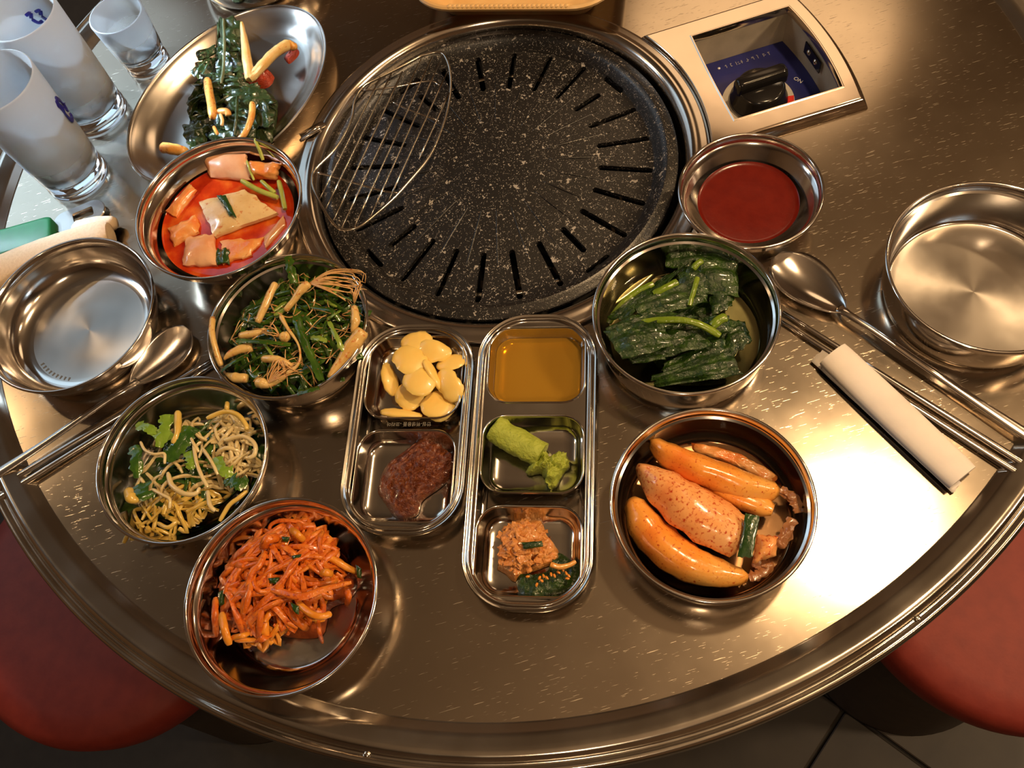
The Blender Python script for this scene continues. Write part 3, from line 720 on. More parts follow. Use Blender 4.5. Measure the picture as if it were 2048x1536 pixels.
# ================================================================== food
ORG = .14
def world(pts, z): return [at(x, y, z) for x, y in pts]
def thing(name, VF, mat, label, cat, group=None, kind=None, **k):
    k.setdefault('auto', 62)
    return mk(name, VF[0], VF[1], mat, label=label, cat=cat, group=group, kind=kind, **k)
def zs(pts, z):
    if isinstance(z, (int, float)): z = [z] * len(pts)
    m = len(pts) - 1; out = []
    for i, (x, y) in enumerate(pts):
        s = i / max(1, m) * (len(z) - 1); j = min(int(s), len(z) - 2); out.append(at(x, y, z[j] + (z[j + 1] - z[j]) * (s - j)))
    return out
def strands(n, c, rx, ry, rot, z0, H, Lr, wr, tr=1.0, curl=.5, step=.006, twist=0, hmax=None, end=.5, wv=None, nseg=7, flatz=.5):
    """n wandering strands inside a heap (ellipse rx, ry turned by rot, height H); returns tube meshes"""
    out = []
    for i in range(n):
        L = R.uniform(*Lr); w = R.uniform(*wr); lay = (i + .5) / n
        a = R.uniform(0, 2 * pi); q = sqrt(R.random()) * .88
        x, y = q * cos(a), q * sin(a); h = R.uniform(0, 2 * pi); k = R.uniform(-1, 1) * curl; P = []
        m = max(3, int(L / step)); ph = R.uniform(0, 6)
        for j in range(m):
            d = min(1, x * x + y * y)
            zz = z0 + H * (1 - d) ** .6 * (.35 + .65 * lay) + .0015 * sin(ph + j * .9) + w
            X, Y = x * rx, y * ry
            P.append(Vector((c[0] + X * cos(rot) - Y * sin(rot), c[1] + X * sin(rot) + Y * cos(rot), zz)))
            x += step * cos(h) / rx; y += step * sin(h) / ry
            k += R.uniform(-.25, .25) * curl; k = max(-curl * 1.6, min(curl * 1.6, k)); h += k
            if x * x + y * y > .9:
                t = atan2(-y, -x); dd = (t - h + pi) % (2 * pi) - pi; h += .75 * dd
        V, F = tube(P, wv and [w * q_ for q_ in wv] or w, (w * tr if not wv else [w * tr * q_ for q_ in wv]), n=nseg, k=2, twist=R.uniform(-twist, twist), tw0=R.uniform(-twist, twist) * .4, ends=end, org=.4, ws=1)
        out.append((V, F))
    return out

# ---- red sauce
c = inbowl('sa', .0, .0)
M['redsauce'] = food('red_sauce', (.115, .005, .002), (.145, .008, .003), scale=90, rough=.2, sss=0, bmp=.05, coat=.1)
thing('red_sauce', lathe([(.0388, .0158), (.0375, .0150), (.035, .0147), (.015, .0147), (0, .0147)], c, 80), M['redsauce'], 'glossy dark red dipping sauce in the small bowl below the control frame', 'sauce')

# ---- water kimchi
WS = .7
c = inbowl('k')
m, nt, b = node_mat('red_broth'); v = coords(nt)
n = N(nt, 'ShaderNodeTexNoise', i_Scale=38, i_Detail=5); nt.links.new(v, n.inputs['Vector'])
nt.links.new(ramp(nt, n.outputs['Fac'], [(.38, (.34, .014, .003)), (.52, (.55, .045, .006)), (.66, (.72, .16, .02))]).outputs[0], b.inputs['Base Color'])
setp(b, Roughness=.06, Subsurface_Weight=.2, Subsurface_Scale=.006)
thing('kimchi_broth', lathe([(.0566, .0318), (.0556, .0308), (.053, .0304), (.02, .0304), (0, .0304)], c, 80), m, 'bright red broth filling the deep water kimchi bowl', 'broth')
M['cab'] = food('cabbage_white', (.68, .43, .18), (.80, .57, .28), scale=50, rough=.25, sss=.2, spots=((.62, .20, .06), 160, .62), coat=.4)
M['cabp'] = food('cabbage_pink', (.74, .30, .13), (.82, .46, .25), scale=45, rough=.25, sss=.2, coat=.4)
M['caboj'] = food('cabbage_orange', (.78, .14, .03), (.84, .32, .08), (.86, .50, .2), scale=60, rough=.25, sss=.2, coat=.4, bmp=.7)
M['dkgreen'] = food('dark_green_leaf', (.010, .036, .006), (.022, .066, .010), scale=110, rough=.2, sss=.05, coat=.5)
M['pgreen'] = food('pale_green_stalk', (.30, .36, .05), (.46, .50, .10), scale=70, rough=.25, sss=.15, coat=.4)
C5 = lambda pts: cr(240, 260, 2.742, pts)
def slab(name, pts, z, mat, label, cat, th=.0035, **k):
    P = [at(x, y, zz) for (x, y), zz in zip(pts, z)]
    return thing(name, patch(P, 14, 12, th, **k), mat, label, cat)
slab('cabbage_piece', C5([(440, 400), (690, 330), (865, 460), (520, 590)]), [.033, .036, .034, .033], M['cab'], 'large cream cabbage piece topped with a dark leaf scrap in the water kimchi', 'cabbage', .006, bulge=.003, amp=.0008, edge=.12)
slab('cabbage_piece', C5([(450, 140), (690, 130), (722, 280), (500, 262)]), [.038, .040, .033, .031], M['cabp'], 'pale pink cabbage piece leaning on the far wall of the kimchi bowl', 'cabbage', .005, bulge=.003, amp=.001, edge=.14)
slab('cabbage_piece', C5([(700, 170), (885, 180), (850, 270), (730, 270)]), [.040, .042, .035, .034], M['caboj'], 'ruffled orange cabbage piece at the far right of the kimchi bowl', 'cabbage', .005, bulge=.004, amp=.004, freq=140, edge=.25)
slab('cabbage_piece', C5([(365, 590), (520, 575), (530, 745), (345, 750)]), [.032, .033, .032, .031], M['cabp'], 'pale cabbage piece nearest the camera side of the kimchi bowl', 'cabbage', .005, bulge=.003, amp=.001, edge=.15)
slab('cabbage_piece', C5([(265, 545), (420, 470), (430, 560), (300, 640)]), [.0315, .033, .033, .031], M['caboj'], 'ribbed orange cabbage piece at the left of the kimchi bowl', 'cabbage', .005, bulge=.003, amp=.002, freq=120, edge=.2)
slab('cabbage_piece', C5([(255, 450), (385, 300), (420, 330), (310, 480)]), [.031, .032, .032, .031], M['caboj'], 'long orange cabbage strip along the left wall of the kimchi bowl', 'cabbage', .004, bulge=.002, amp=.001, edge=.1)
slab('cabbage_piece', C5([(560, 610), (790, 590), (720, 690), (560, 740)]), [.0305, .031, .031, .0305], M['caboj'], 'half sunken orange cabbage piece under the large cream one', 'cabbage', .003, bulge=.001, amp=.002, edge=.2)
slab('cabbage_piece', C5([(790, 590), (900, 470), (910, 520), (800, 650)]), [.031, .031, .031, .031], M['cabp'], 'thin pink cabbage strip along the right wall of the kimchi bowl', 'cabbage', .003, bulge=.001, amp=.001, edge=.1)
slab('leaf_scrap', C5([(530, 360), (580, 358), (640, 480), (600, 470)]), [.041, .041, .0405, .040], M['dkgreen'], 'dark green leaf scrap on top of the large cream cabbage piece', 'leaf', .0015, bulge=.001, amp=.0005, edge=.15)
slab('leaf_scrap', C5([(530, 650), (600, 650), (600, 735), (520, 740)]), [.033, .033, .032, .032], M['dkgreen'], 'dark ragged leaf scrap beside the near pale cabbage piece', 'leaf', .0015, bulge=.001, amp=.003, freq=200, edge=.3)
def stalk(name, pts, z, w, mat, label, cat='scallion', t=None, **k):
    k.setdefault('n', 14)
    return thing(name, tube(zs(pts, z), w, t, **k), mat, label, cat)
stalk('scallion_piece', C5([(668, 278), (760, 330), (865, 370)]), [.038, .037, .036], .0034, M['pgreen'], 'thick green scallion piece right of the cream cabbage in red broth')
stalk('scallion_piece', C5([(870, 280), (890, 360), (905, 435)]), [.036, .035, .034], .0030, M['pgreen'], 'green scallion piece against the right wall of the kimchi bowl')
stalk('scallion_piece', C5([(775, 280), (820, 320), (850, 345)]), [.038, .038, .037], .0026, M['pgreen'], 'short green scallion piece under the orange ruffled cabbage')
stalk('scallion_piece', C5([(738, 50), (765, 110), (785, 165)]), [.050, .047, .042], .0022, M['pgreen'], 'thin pale scallion sticking up over the far rim of the kimchi bowl')
stalk('scallion_piece', C5([(695, 170), (712, 220), (735, 275)]), [.043, .041, .038], .0016, M['pgreen'], 'thin pale scallion between the pink and orange cabbage pieces')

# ---- radish kimchi
WS = .95
M['rad'] = food('radish_orange', (.74, .13, .012), (.88, .34, .05), (.88, .48, .12), scale=24, rough=.22, sss=.25, spots=((.50, .06, .01), 330, .63), coat=.25, bmp=.5)
M['radr'] = food('radish_flesh', (.78, .18, .035), (.88, .40, .13), (.90, .50, .22), scale=24, rough=.22, sss=.25, spots=((.52, .05, .01), 300, .58), coat=.25, bmp=.5)
C8 = lambda pts: cr(1180, 460, 1.97, pts)
c = inbowl('r')
m, nt, b = node_mat('pale_brine'); setp(b, Base_Color=(.85, .55, .30, 1), Transmission_Weight=1, Roughness=.03, IOR=1.2)
tr_ = N(nt, 'ShaderNodeBsdfTransparent'); tr_.inputs[0].default_value = (.80, .62, .45, 1); gl = N(nt, 'ShaderNodeBsdfGlossy'); gl.inputs['Roughness'].default_value = .03
fr_ = N(nt, 'ShaderNodeFresnel'); fr_.inputs[0].default_value = 1.33; ms = N(nt, 'ShaderNodeMixShader')
nt.links.new(fr_.outputs[0], ms.inputs[0]); nt.links.new(tr_.outputs[0], ms.inputs[1]); nt.links.new(gl.outputs[0], ms.inputs[2]); nt.links.new(ms.outputs[0], nt.nodes['Material Output'].inputs[0]); M['brine'] = m
thing('radish_brine', lathe([(.0585, .0125), (.0575, .0120), (.02, .0118), (0, .0118)], c, 80), m, 'thin orange tinted brine around the radish wedges', 'brine')
stalk('radish_wedge', C8([(240, 830), (330, 895), (480, 960), (620, 1010), (745, 1030)]), [.026, .027, .026, .024, .020], [.0042, .0088, .0105, .0110, .0098, .006], M['rad'], 'orange radish wedge farthest from the table rim in its bowl', 'radish', [.004, .0085, .0095, .009, .008, .005], k=6, ends=.5, tri=.13)
stalk('radish_wedge', C8([(190, 930), (300, 1020), (420, 1110), (540, 1185), (600, 1225)]), [.026, .029, .030, .027, .024], [.004, .0130, .0175, .0178, .0160, .0140], M['radr'], 'broad red speckled radish wedge in the middle of its bowl', 'radish', [.004, .010, .011, .010, .009, .008], k=6, ends=.75, tri=.10)
stalk('radish_wedge', C8([(165, 1060), (230, 1180), (340, 1280), (470, 1340), (620, 1370)]), [.023, .024, .024, .022, .018], [.007, .0125, .0132, .0128, .0100, .005], M['rad'], 'orange radish wedge nearest the table rim in its bowl', 'radish', [.006, .010, .010, .009, .008, .004], k=6, ends=.6, tri=.12)
stalk('radish_wedge', C8([(430, 985), (560, 1040), (720, 1105)]), [.018, .019, .018], [.006, .009, .007], M['rad'], 'narrow orange radish edge between the far and middle wedges', 'radish', [.006, .008, .006], ends=.6)
slab('leaf_scrap', C8([(612, 1118), (668, 1125), (640, 1290), (582, 1288)]), [.038, .038, .036, .036], M['dkgreen'], 'dark green leaf rectangle on the middle radish wedge', 'leaf', .0016, bulge=.001, amp=.0004, edge=.12)
slab('cabbage_piece', C8([(665, 1195), (735, 1210), (730, 1285), (640, 1310)]), [.028, .026, .024, .026], M['radr'], 'small orange piece right of the dark leaf rectangle', 'cabbage', .007, bulge=.004, amp=.002, edge=.2)
for k, (pts, lb) in enumerate((([(750, 1020), (805, 1065), (820, 1115)], 'brown wilted stem at the far right wall of the radish bowl'), ([(795, 1135), (765, 1210), (740, 1250)], 'brown wilted stem between radish wedges and right bowl wall'),
                 ([(640, 1305), (685, 1320), (722, 1325)], 'wilted pink strip at the near right of the radish bowl'), ([(625, 1370), (670, 1355), (708, 1305)], 'wilted brown strip below the small orange radish piece'))):
    stalk('wilted_strip', C8(pts), [.020, .019, .018], .0032, food('wilted_%s' % 'abcd'[k], (.36, .12, .04), (.50, .22, .08), scale=90, rough=.3, sss=.2), lb, 'stem', .0012, n=16, k=8, org=1.0)
thing('chilli_paste', blob([tuple(p[:2]) for p in world(C8([(400, 830), (520, 850), (640, 900), (740, 960), (700, 985), (560, 920), (420, 870)]), .015)], .011, .004, .0015, 250), M['caboj'], 'thin film of chilli flakes behind the far radish wedge', 'paste', kind='stuff')

# ---- blanched greens
WS = .62
def clear(name, c):
    m, nt, b = node_mat(name); tr_ = N(nt, 'ShaderNodeBsdfTransparent'); tr_.inputs[0].default_value = c4(c); gl = N(nt, 'ShaderNodeBsdfGlossy'); gl.inputs['Roughness'].default_value = .03
    fr_ = N(nt, 'ShaderNodeFresnel'); fr_.inputs[0].default_value = 1.33; ms = N(nt, 'ShaderNodeMixShader')
    nt.links.new(fr_.outputs[0], ms.inputs[0]); nt.links.new(tr_.outputs[0], ms.inputs[1]); nt.links.new(gl.outputs[0], ms.inputs[2]); nt.links.new(ms.outputs[0], nt.nodes['Material Output'].inputs[0]); return m
M['juice'] = clear('green_juice', (.72, .72, .50))
M['g1'] = food('blanched_green', (.006, .020, .002), (.015, .042, .004), (.035, .080, .006), scale=150, rough=.26, sss=.03, coat=.35, bmp=.9, stretch=(1, 1, 1))
M['g2'] = food('blanched_stem', (.12, .20, .012), (.20, .29, .02), scale=80, rough=.2, sss=.2, coat=.5)
C4 = lambda pts: cr(1190, 480, 4.8, pts)
c = inbowl('g')
thing('greens_juice', lathe([(.0605, .0125), (.0595, .0120), (.02, .0118), (0, .0118)], c, 80), M['juice'], 'thin clear juice around the blanched greens', 'juice')
thing('greens_core', blob([tuple(p[:2]) for p in world(C4([(200, 850), (400, 560), (700, 300), (760, 100), (1100, 90), (1330, 260), (1300, 520), (1240, 760), (1420, 900), (1250, 1160), (1240, 1330), (700, 1330), (560, 1120), (260, 1060)]), .012)], .004, .014, .004, 160), M['g1'], 'matted base of the blanched green heap', 'greens', kind='stuff')
leafs = [[(700, 100), (1000, 80), (1000, 250), (710, 260)], [(900, 60), (1250, 130), (1330, 300), (1000, 240)], [(1000, 200), (1330, 240), (1350, 520), (1080, 500)], [(820, 280), (1080, 300), (1050, 560), (850, 580)],
         [(180, 700), (560, 430), (820, 280), (330, 740)], [(380, 620), (800, 450), (1020, 600), (520, 730)], [(160, 840), (520, 680), (900, 760), (300, 960)], [(150, 900), (620, 860), (700, 1010), (300, 1120)],
         [(520, 900), (950, 830), (1050, 1000), (620, 1120)], [(700, 1180), (1160, 960), (1250, 1080), (720, 1330)], [(620, 1300), (1240, 1090), (1330, 1290), (640, 1390)], [(900, 1000), (1240, 900), (1260, 1110), (1000, 1150)],
         [(1200, 800), (1420, 810), (1480, 960), (1290, 1110)], [(1060, 760), (1260, 740), (1290, 860), (1080, 900)], [(1100, 460), (1330, 440), (1300, 620), (1140, 700)], [(280, 1060), (560, 1000), (640, 1130), (380, 1180)]]
for k, q in enumerate(leafs):
    z = .021 + .010 * R.random() + (.006 if 3 < k < 9 else 0)
    mx_, my_ = sum(x for x, y in q) / 4, sum(y for x, y in q) / 4; q = [(mx_ + (x - mx_) * 1.22, my_ + (y - my_) * 1.22) for x, y in q]
    P = [at(x, y, z + R.uniform(-.003, .003)) for x, y in C4(q)]
    thing('blanched_leaf', patch(P, 22, 12, .0016, R.uniform(.002, .004), .0022, 110, .16, ribs=R.choice([3, 4, 5]), ribh=.0008), M['g1'], 'dark wilted green leaf in the bowl of blanched greens', 'leaf', group='blanched leaves')
for q, z, w, lb in (([(450, 790), (620, 770), (850, 770), (1030, 820), (1200, 920)], [.037, .040, .041, .040, .036], .0042, 'long arched light green stem across the middle of the blanched greens'),
                    ([(130, 800), (220, 660), (370, 520), (560, 420)], [.026, .029, .031, .032], .0040, 'green stem along the left side of the blanched greens'),
                    ([(560, 520), (680, 460), (790, 400)], [.033, .034, .034], .0048, 'short light green stem left of the upright one in the greens'),
                    ([(905, 630), (950, 480), (985, 360)], [.035, .036, .036], .0032, 'upright light green stem in the upper greens'),
                    ([(940, 280), (980, 230), (1030, 200)], [.036, .037, .037], .0042, 'light green stem tip nearest the far wall of the greens bowl'),
                    ([(1120, 830), (1190, 770), (1260, 740)], [.034, .035, .035], .0060, 'wide bright green stem end right of the long arched stem')):
    stalk('greens_stalk', C4(q), z, w, M['g2'], lb, 'stem', w * .75, ends=.8)

# ---- scallion salad
WS = .66
C1 = lambda pts: cr(420, 500, 4.955, pts)
M['scg'] = food('scallion_green', (.012, .040, .004), (.030, .082, .007), (.07, .15, .012), scale=60, rough=.2, sss=.08, coat=.5, spots=((.4, .06, .01), 260, .66))
M['scl'] = food('scallion_light', (.16, .26, .03), (.26, .36, .06), scale=60, rough=.25, sss=.15, coat=.4)
M['scw'] = food('scallion_white', (.62, .36, .10), (.74, .50, .18), scale=60, rough=.25, sss=.2, coat=.4, spots=((.5, .08, .01), 220, .62))
M['root'] = food('scallion_root', (.58, .30, .10), (.70, .42, .17), scale=100, rough=.35, sss=.15, coat=.2, spots=((.45, .07, .01), 300, .62))
c = inbowl('s', .004, -.002)
thing('scallion_base', blob(ell(c, .050, .048, 0), .003, .018, .006, 130), M['scg'], 'matted dark base of the seasoned scallion heap', 'scallion', kind='stuff')
for VF in strands(80, c, .055, .053, 0, .018, .018, (.04, .08), (.0012, .0026), .55, .16, twist=1.2):
    thing('scallion_strip', VF, M['scg'], 'dark green seasoned scallion strip in the heap', 'scallion', 'green scallion strips')
for VF in strands(16, c, .053, .050, 0, .022, .018, (.015, .035), (.0012, .002), .6, .2):
    thing('scallion_strip', VF, M['scl'], 'short light green scallion strip in the heap', 'scallion', 'light green scallion strips')
hairs = ([], [])
for VF in strands(90, c, .054, .052, 0, .026, .016, (.012, .035), (.00025, .0005), 1, .45, step=.004, nseg=4): hairs = merge(hairs, VF)
thing('root_hairs', hairs, M['root'], 'tangle of fine pale root hairs scattered over the scallions', 'roots', kind='stuff')
def bundle(c0, dirs, L, n, w, label, z0, z1):
    """a bulb's fan of root hairs as one part-less tuft"""
    V = ([], [])
    for i in range(n):
        s = i / (n - 1); e = (dirs[0][0] * (1 - s) + dirs[1][0] * s, dirs[0][1] * (1 - s) + dirs[1][1] * s)
        mx, my = c0[0] + (e[0] - c0[0]) * .45, c0[1] + (e[1] - c0[1]) * .45 - 60 * (1 - s) - R.uniform(-20, 20)
        e = (e[0] + R.uniform(-45, 45), e[1] + R.uniform(-40, 40)); ov_ = (e[0] + R.uniform(0, 70), e[1] + R.uniform(20, 130) * (1 if s < .6 else .2))
        P = zs(C1([c0, (mx, my), e, ov_]), [z0, (z0 + z1) / 2 + .004, z1, z1 - .004])
        V = merge(V, tube(P, [w * 1.5, w, w * .6], n=5, k=5))
    return V
def bulb(name, stem, z, w, label, roots=None):
    o = root('scallion_bulb', tuple(at(*C1([stem[0]])[0], .01))[:2] + (z[0] - .004,), label, 'scallion')
    mk('stem', *tube(zs(C1(stem), z), w, n=12, k=6), M['scw'], o)
    if roots: mk('roots', *roots, M['root'], o)['kind'] = 'stuff'
bulb('b', [(745, 600), (830, 500), (900, 400), (985, 330)], [.041, .044, .047, .048], [.0036, .0038, .0044, .0058, .0048], 'large scallion bulb with a fan of long roots toward the grill', bundle((985, 330), ((1480, 190), (1360, 470)), 1, 18, .00065, '', .048, .046))
bulb('b', [(800, 860), (740, 860), (690, 850)], [.039, .040, .040], [.0030, .0068, .0062, .003], 'round yellow scallion bulb in the middle of the heap', bundle((690, 850), ((570, 740), (540, 840)), 1, 5, .0006, '', .040, .040))
bulb('b', [(470, 1310), (520, 1320), (600, 1330), (760, 1240)], [.033, .034, .034, .036], [.0058, .0066, .0035, .0030], 'round yellow scallion bulb at the near left of the heap', bundle((560, 1330), ((820, 1060), (880, 1200)), 1, 8, .0006, '', .035, .038))
bulb('b', [(420, 960), (300, 985), (200, 1030), (140, 1085)], [.036, .037, .037, .036], [.0060, .0052, .0042, .0015], 'pink tipped scallion bulb at the left of the heap')
bulb('b', [(150, 1230), (250, 1265), (370, 1270)], [.030, .032, .032], [.002, .0062, .0055], 'orange scallion bulb low at the left wall of its bowl')
bulb('b', [(300, 850), (430, 830), (560, 790)], [.036, .038, .038], [.0048, .0042, .0030], 'yellow scallion stem lying left of the middle bulb')
bulb('b', [(520, 1080), (620, 1080), (720, 1100), (820, 1150)], [.038, .040, .040, .038], [.0040, .0045, .0040, .002], 'pale scallion bulb with splayed roots near the front of the heap', bundle((700, 1090), ((560, 1240), (860, 1200)), 1, 9, .0008, '', .040, .038))
bulb('b', [(470, 720), (540, 560), (600, 430), (650, 330)], [.040, .043, .044, .044], [.0040, .0046, .0046, .0044], 'straight pale yellow scallion stalk at the upper left of the heap')
bulb('b', [(25, 670), (20, 830), (60, 1000), (110, 1150)], [.040, .041, .038, .034], [.0036, .0037, .0036, .0034], 'curved yellow scallion stalk hanging over the left rim of its bowl')
bulb('b', [(1520, 800), (1400, 960), (1290, 1120), (1180, 1270)], [.038, .036, .034, .032], [.0085, .0090, .0060, .0042], 'thick green white scallion stalk along the right wall of its bowl')
bulb('b', [(1430, 560), (1440, 700), (1410, 820)], [.042, .041, .038], [.0040, .0060, .0020], 'pale scallion bulb with roots at the right rim of its bowl', bundle((1430, 530), ((1380, 400), (1500, 330)), 1, 7, .0006, '', .042, .044))
bulb('b', [(700, 650), (760, 760), (880, 950), (880, 1120), (760, 1230)], [.042, .042, .042, .041, .038], [.0030, .0022, .0012, .0014, .003], 'long thin scallion stem bending through the centre of the heap')
for q, w, lb in (([(780, 60), (800, 200), (830, 330)], .0056, 'wide dark scallion leaf rising at the far rim of its bowl'), ([(850, 620), (900, 820), (980, 1000), (1110, 1290)], .0050, 'long dark scallion leaf running to the front of the heap'),
                 ([(260, 900), (500, 910), (800, 940)], .0034, 'dark scallion leaf lying crosswise left of centre'), ([(110, 1200), (230, 1110), (380, 1040)], .0036, 'dark scallion leaf at the left wall of its bowl'),
                 ([(1000, 560), (1200, 600), (1290, 700)], .0030, 'green scallion leaf below the long root fan'), ([(1180, 710), (1260, 870), (1330, 1000)], .0030, 'bright green folded scallion leaf at the right of the heap'),
                 ([(1160, 680), (1230, 640), (1290, 600)], .0026, 'short bright green scallion end below the root fan'), ([(1010, 860), (1090, 880), (1160, 900)], .0038, 'short bright green scallion end right of centre'), ([(870, 1420), (980, 1390), (1080, 1360)], .0042, 'dark scallion leaf at the near wall of its bowl')):
    thing('scallion_leaf', tube(zs(C1(q), [.040, .043, .040]), w * .85, w * .2, n=14, tw0=.3, k=8, org=.7, ends=.8), M['scl'] if 'bright' in lb else M['scg'], lb, 'scallion')

# ---- bean sprouts
WS = .72
C2 = lambda pts: cr(230, 800, 5.487, pts)
M['spr'] = food('sprout_white', (.62, .46, .20), (.74, .60, .32), scale=50, rough=.22, sss=.3, coat=.4, bmp=.1)
M['spy'] = food('sprout_yellow', (.62, .40, .07), (.72, .50, .12), scale=50, rough=.22, sss=.3, coat=.4, bmp=.1)
M['namg'] = food('namul_green', (.014, .052, .008), (.032, .095, .010), (.09, .19, .015), scale=70, rough=.2, sss=.08, coat=.5)
M['naml'] = food('namul_light', (.14, .26, .02), (.22, .36, .04), scale=60, rough=.2, sss=.15, coat=.4)
c = at(*C2([(820, 720)])[0], .012); c = (c.x, c.y)
thing('sprout_base', blob(ell(c, .046, .037, radians(10)), .003, .010, .004, 140), M['namg'], 'matted green base of the bean sprout heap', 'greens', kind='stuff')
for VF in strands(45, c, .046, .036, radians(15), .010, .014, (.02, .045), (.0012, .0032), .4, .3, twist=1.2):
    thing('green_strip', VF, M['namg'], 'dark green vegetable strip among the bean sprouts', 'greens', 'green strips among the sprouts')
cy_ = at(*C2([(700, 1180)])[0], .012)
for VF in strands(60, (cy_.x, cy_.y), .043, .018, radians(12), .010, .012, (.025, .045), (.0010, .0015), 1, .28, end=.7, wv=[1, 1, 1, 1, 1.6]):
    thing('bean_sprout', VF, M['spy'], 'yellowish bean sprout at the near side of the heap', 'sprout', 'yellow bean sprouts')
cw = at(*C2([(1320, 560)])[0], .014)
for VF in strands(50, (cw.x, cw.y), .018, .034, radians(10), .012, .016, (.03, .06), (.0012, .0017), 1, .42, end=.7, wv=[1, 1, 1, .9, .6]):
    thing('bean_sprout', VF, M['spr'], 'white bean sprout at the right side of the heap', 'sprout', 'white bean sprouts')
for VF in strands(34, c, .044, .034, radians(15), .016, .014, (.025, .045), (.0011, .0016), 1, .45, end=.7, wv=[1, 1, 1, .9, .7]):
    thing('bean_sprout', VF, M['spr'], 'white bean sprout lying over the dark greens in the middle', 'sprout', 'bean sprouts over the greens')
for q, w, m_, lb in (([(580, 800), (620, 930), (740, 1020), (880, 1030), (930, 960)], [.0024, .0028, .0026, .0018], M['spr'], 'hooked white bean sprout in the middle of the heap'),
                     ([(280, 460), (330, 550), (430, 595), (540, 590), (545, 700)], .0016, M['spr'], 'thin curved white sprout at the upper left of the heap'),
                     ([(860, 500), (900, 700), (960, 850), (1020, 960)], .0020, M['spr'], 'long straight white sprout right of centre'), ([(960, 530), (1060, 680), (1130, 820)], .0018, M['spr'], 'straight white sprout left of the looped sprouts'),
                     ([(1200, 440), (1400, 400), (1530, 480), (1530, 600), (1460, 640)], .0024, M['spr'], 'looped white sprout at the right wall of its bowl'),
                     ([(1010, 200), (1200, 130), (1340, 160), (1430, 260), (1450, 330)], .0026, M['spy'], 'arched sprout at the far right of the heap'), ([(1230, 30), (1228, 70), (1225, 110)], .0026, M['spy'], 'short upright sprout stub at the far wall of its bowl'),
                     ([(690, 130), (690, 260), (680, 380), (640, 480)], [.0040, .0038, .0030, .0036], M['spy'], 'thick pale sprout head at the far side of the heap'),
                     ([(410, 980), (520, 1040), (600, 1090), (600, 1190)], .0018, M['spr'], 'white sprout crossing the yellow ones at lower left'), ([(150, 980), (180, 1080), (260, 1110)], [.0045, .006, .002], M['spy'], 'pale folded sprout cap at the left wall of its bowl'),
                     ([(470, 1350), (580, 1400), (680, 1330)], .0022, M['spy'], 'curved yellow sprout nearest the table rim'), ([(1020, 1000), (1040, 1150), (1100, 1220)], .0022, M['spr'], 'white sprout hanging down at the near side of the heap'),
                     ([(1450, 1000), (1350, 1080), (1250, 1160), (1150, 1330)], .0022, M['spy'], 'long yellow sprout at the near right wall')):
    thing('bean_sprout', tube(zs(C2(q), [.031, .034, .033]), w, n=9, ends=.7), m_, lb, 'sprout')
for q, w, m_, lb in (([(230, 270), (350, 310), (480, 380)], .0040, M['naml'], 'bright green stem pointing left at the far side of the sprout heap'), ([(590, 160), (550, 300), (480, 520)], .0062, M['naml'], 'wide bright green stem at the far side of the sprout heap'),
                     ([(220, 500), (230, 650), (240, 860)], .0050, M['namg'], 'dark green leaf hanging at the left of the sprout heap'), ([(820, 290), (740, 450), (560, 660)], .0070, M['namg'], 'broad dark green leaf at the top of the sprout heap'),
                     ([(1090, 640), (1180, 760), (1290, 830)], .0052, M['naml'], 'bright green stem right of centre in the sprout heap'), ([(1220, 860), (1330, 900), (1460, 920)], .0062, M['namg'], 'dark green leaf at the right of the sprout heap'),
                     ([(260, 930), (310, 1020), (340, 1100)], .0070, M['namg'], 'dark green leaf among the yellow sprouts at left'), ([(830, 560), (830, 680), (810, 760)], .0048, M['naml'], 'short green stem in the centre of the sprout heap')):
    thing('green_piece', tube(zs(C2(q), [.030, .033, .031]), [w * .9, w * 1.1, w * .8, w * 1.1, w * .5], w * .16, n=16, tw0=.2, k=9, org=1.1, ends=.8), m_, lb, 'greens')

# ---- orange strips
WS = .56
C3 = lambda pts: cr(410, 1020, 5.12, pts)
M['sq'] = food('orange_strip', (.50, .075, .006), (.66, .15, .012), (.76, .25, .03), scale=110, rough=.3, sss=.12, coat=.25, spots=((.32, .03, .006), 240, .60), bmp=.5)
M['sq2'] = food('amber_strip', (.70, .20, .012), (.80, .32, .03), scale=90, rough=.3, sss=.12, coat=.25, bmp=.4)
c = at(*C3([(760, 720)])[0], .012); c = (c.x, c.y)
oc = [(120, 1000), (230, 700), (450, 430), (650, 260), (1080, 250), (1250, 500), (1560, 650), (1450, 900), (1250, 1000), (1150, 1280), (700, 1260), (420, 1080), (130, 1330)]
thing('strip_base', blob([tuple(p[:2]) for p in world(C3(oc), .010)], .003, .016, .005, 150), food('chilli_base', (.22, .03, .006), (.34, .07, .012), scale=120, rough=.15, sss=.1, coat=.6), 'matted chilli base under the orange strips', 'side dish', kind='stuff')
for VF in strands(110, (c[0] + .003, c[1]), .044, .037, radians(15), .014, .018, (.03, .07), (.0014, .0024), .75, .22, end=.7, twist=.8):
    thing('orange_strip', VF, M['sq'], 'shredded chilli orange strip in the bowl nearest the rim', 'side dish', 'orange strips')
cb = at(*C3([(760, 1130)])[0], .012)
for VF in strands(20, (cb.x, cb.y), .036, .012, radians(5), .009, .012, (.02, .035), (.0014, .0024), .75, .3, end=.7, twist=.8):
    thing('orange_strip', VF, M['sq2'], 'amber strip at the near edge of the orange heap', 'side dish', 'amber strips')
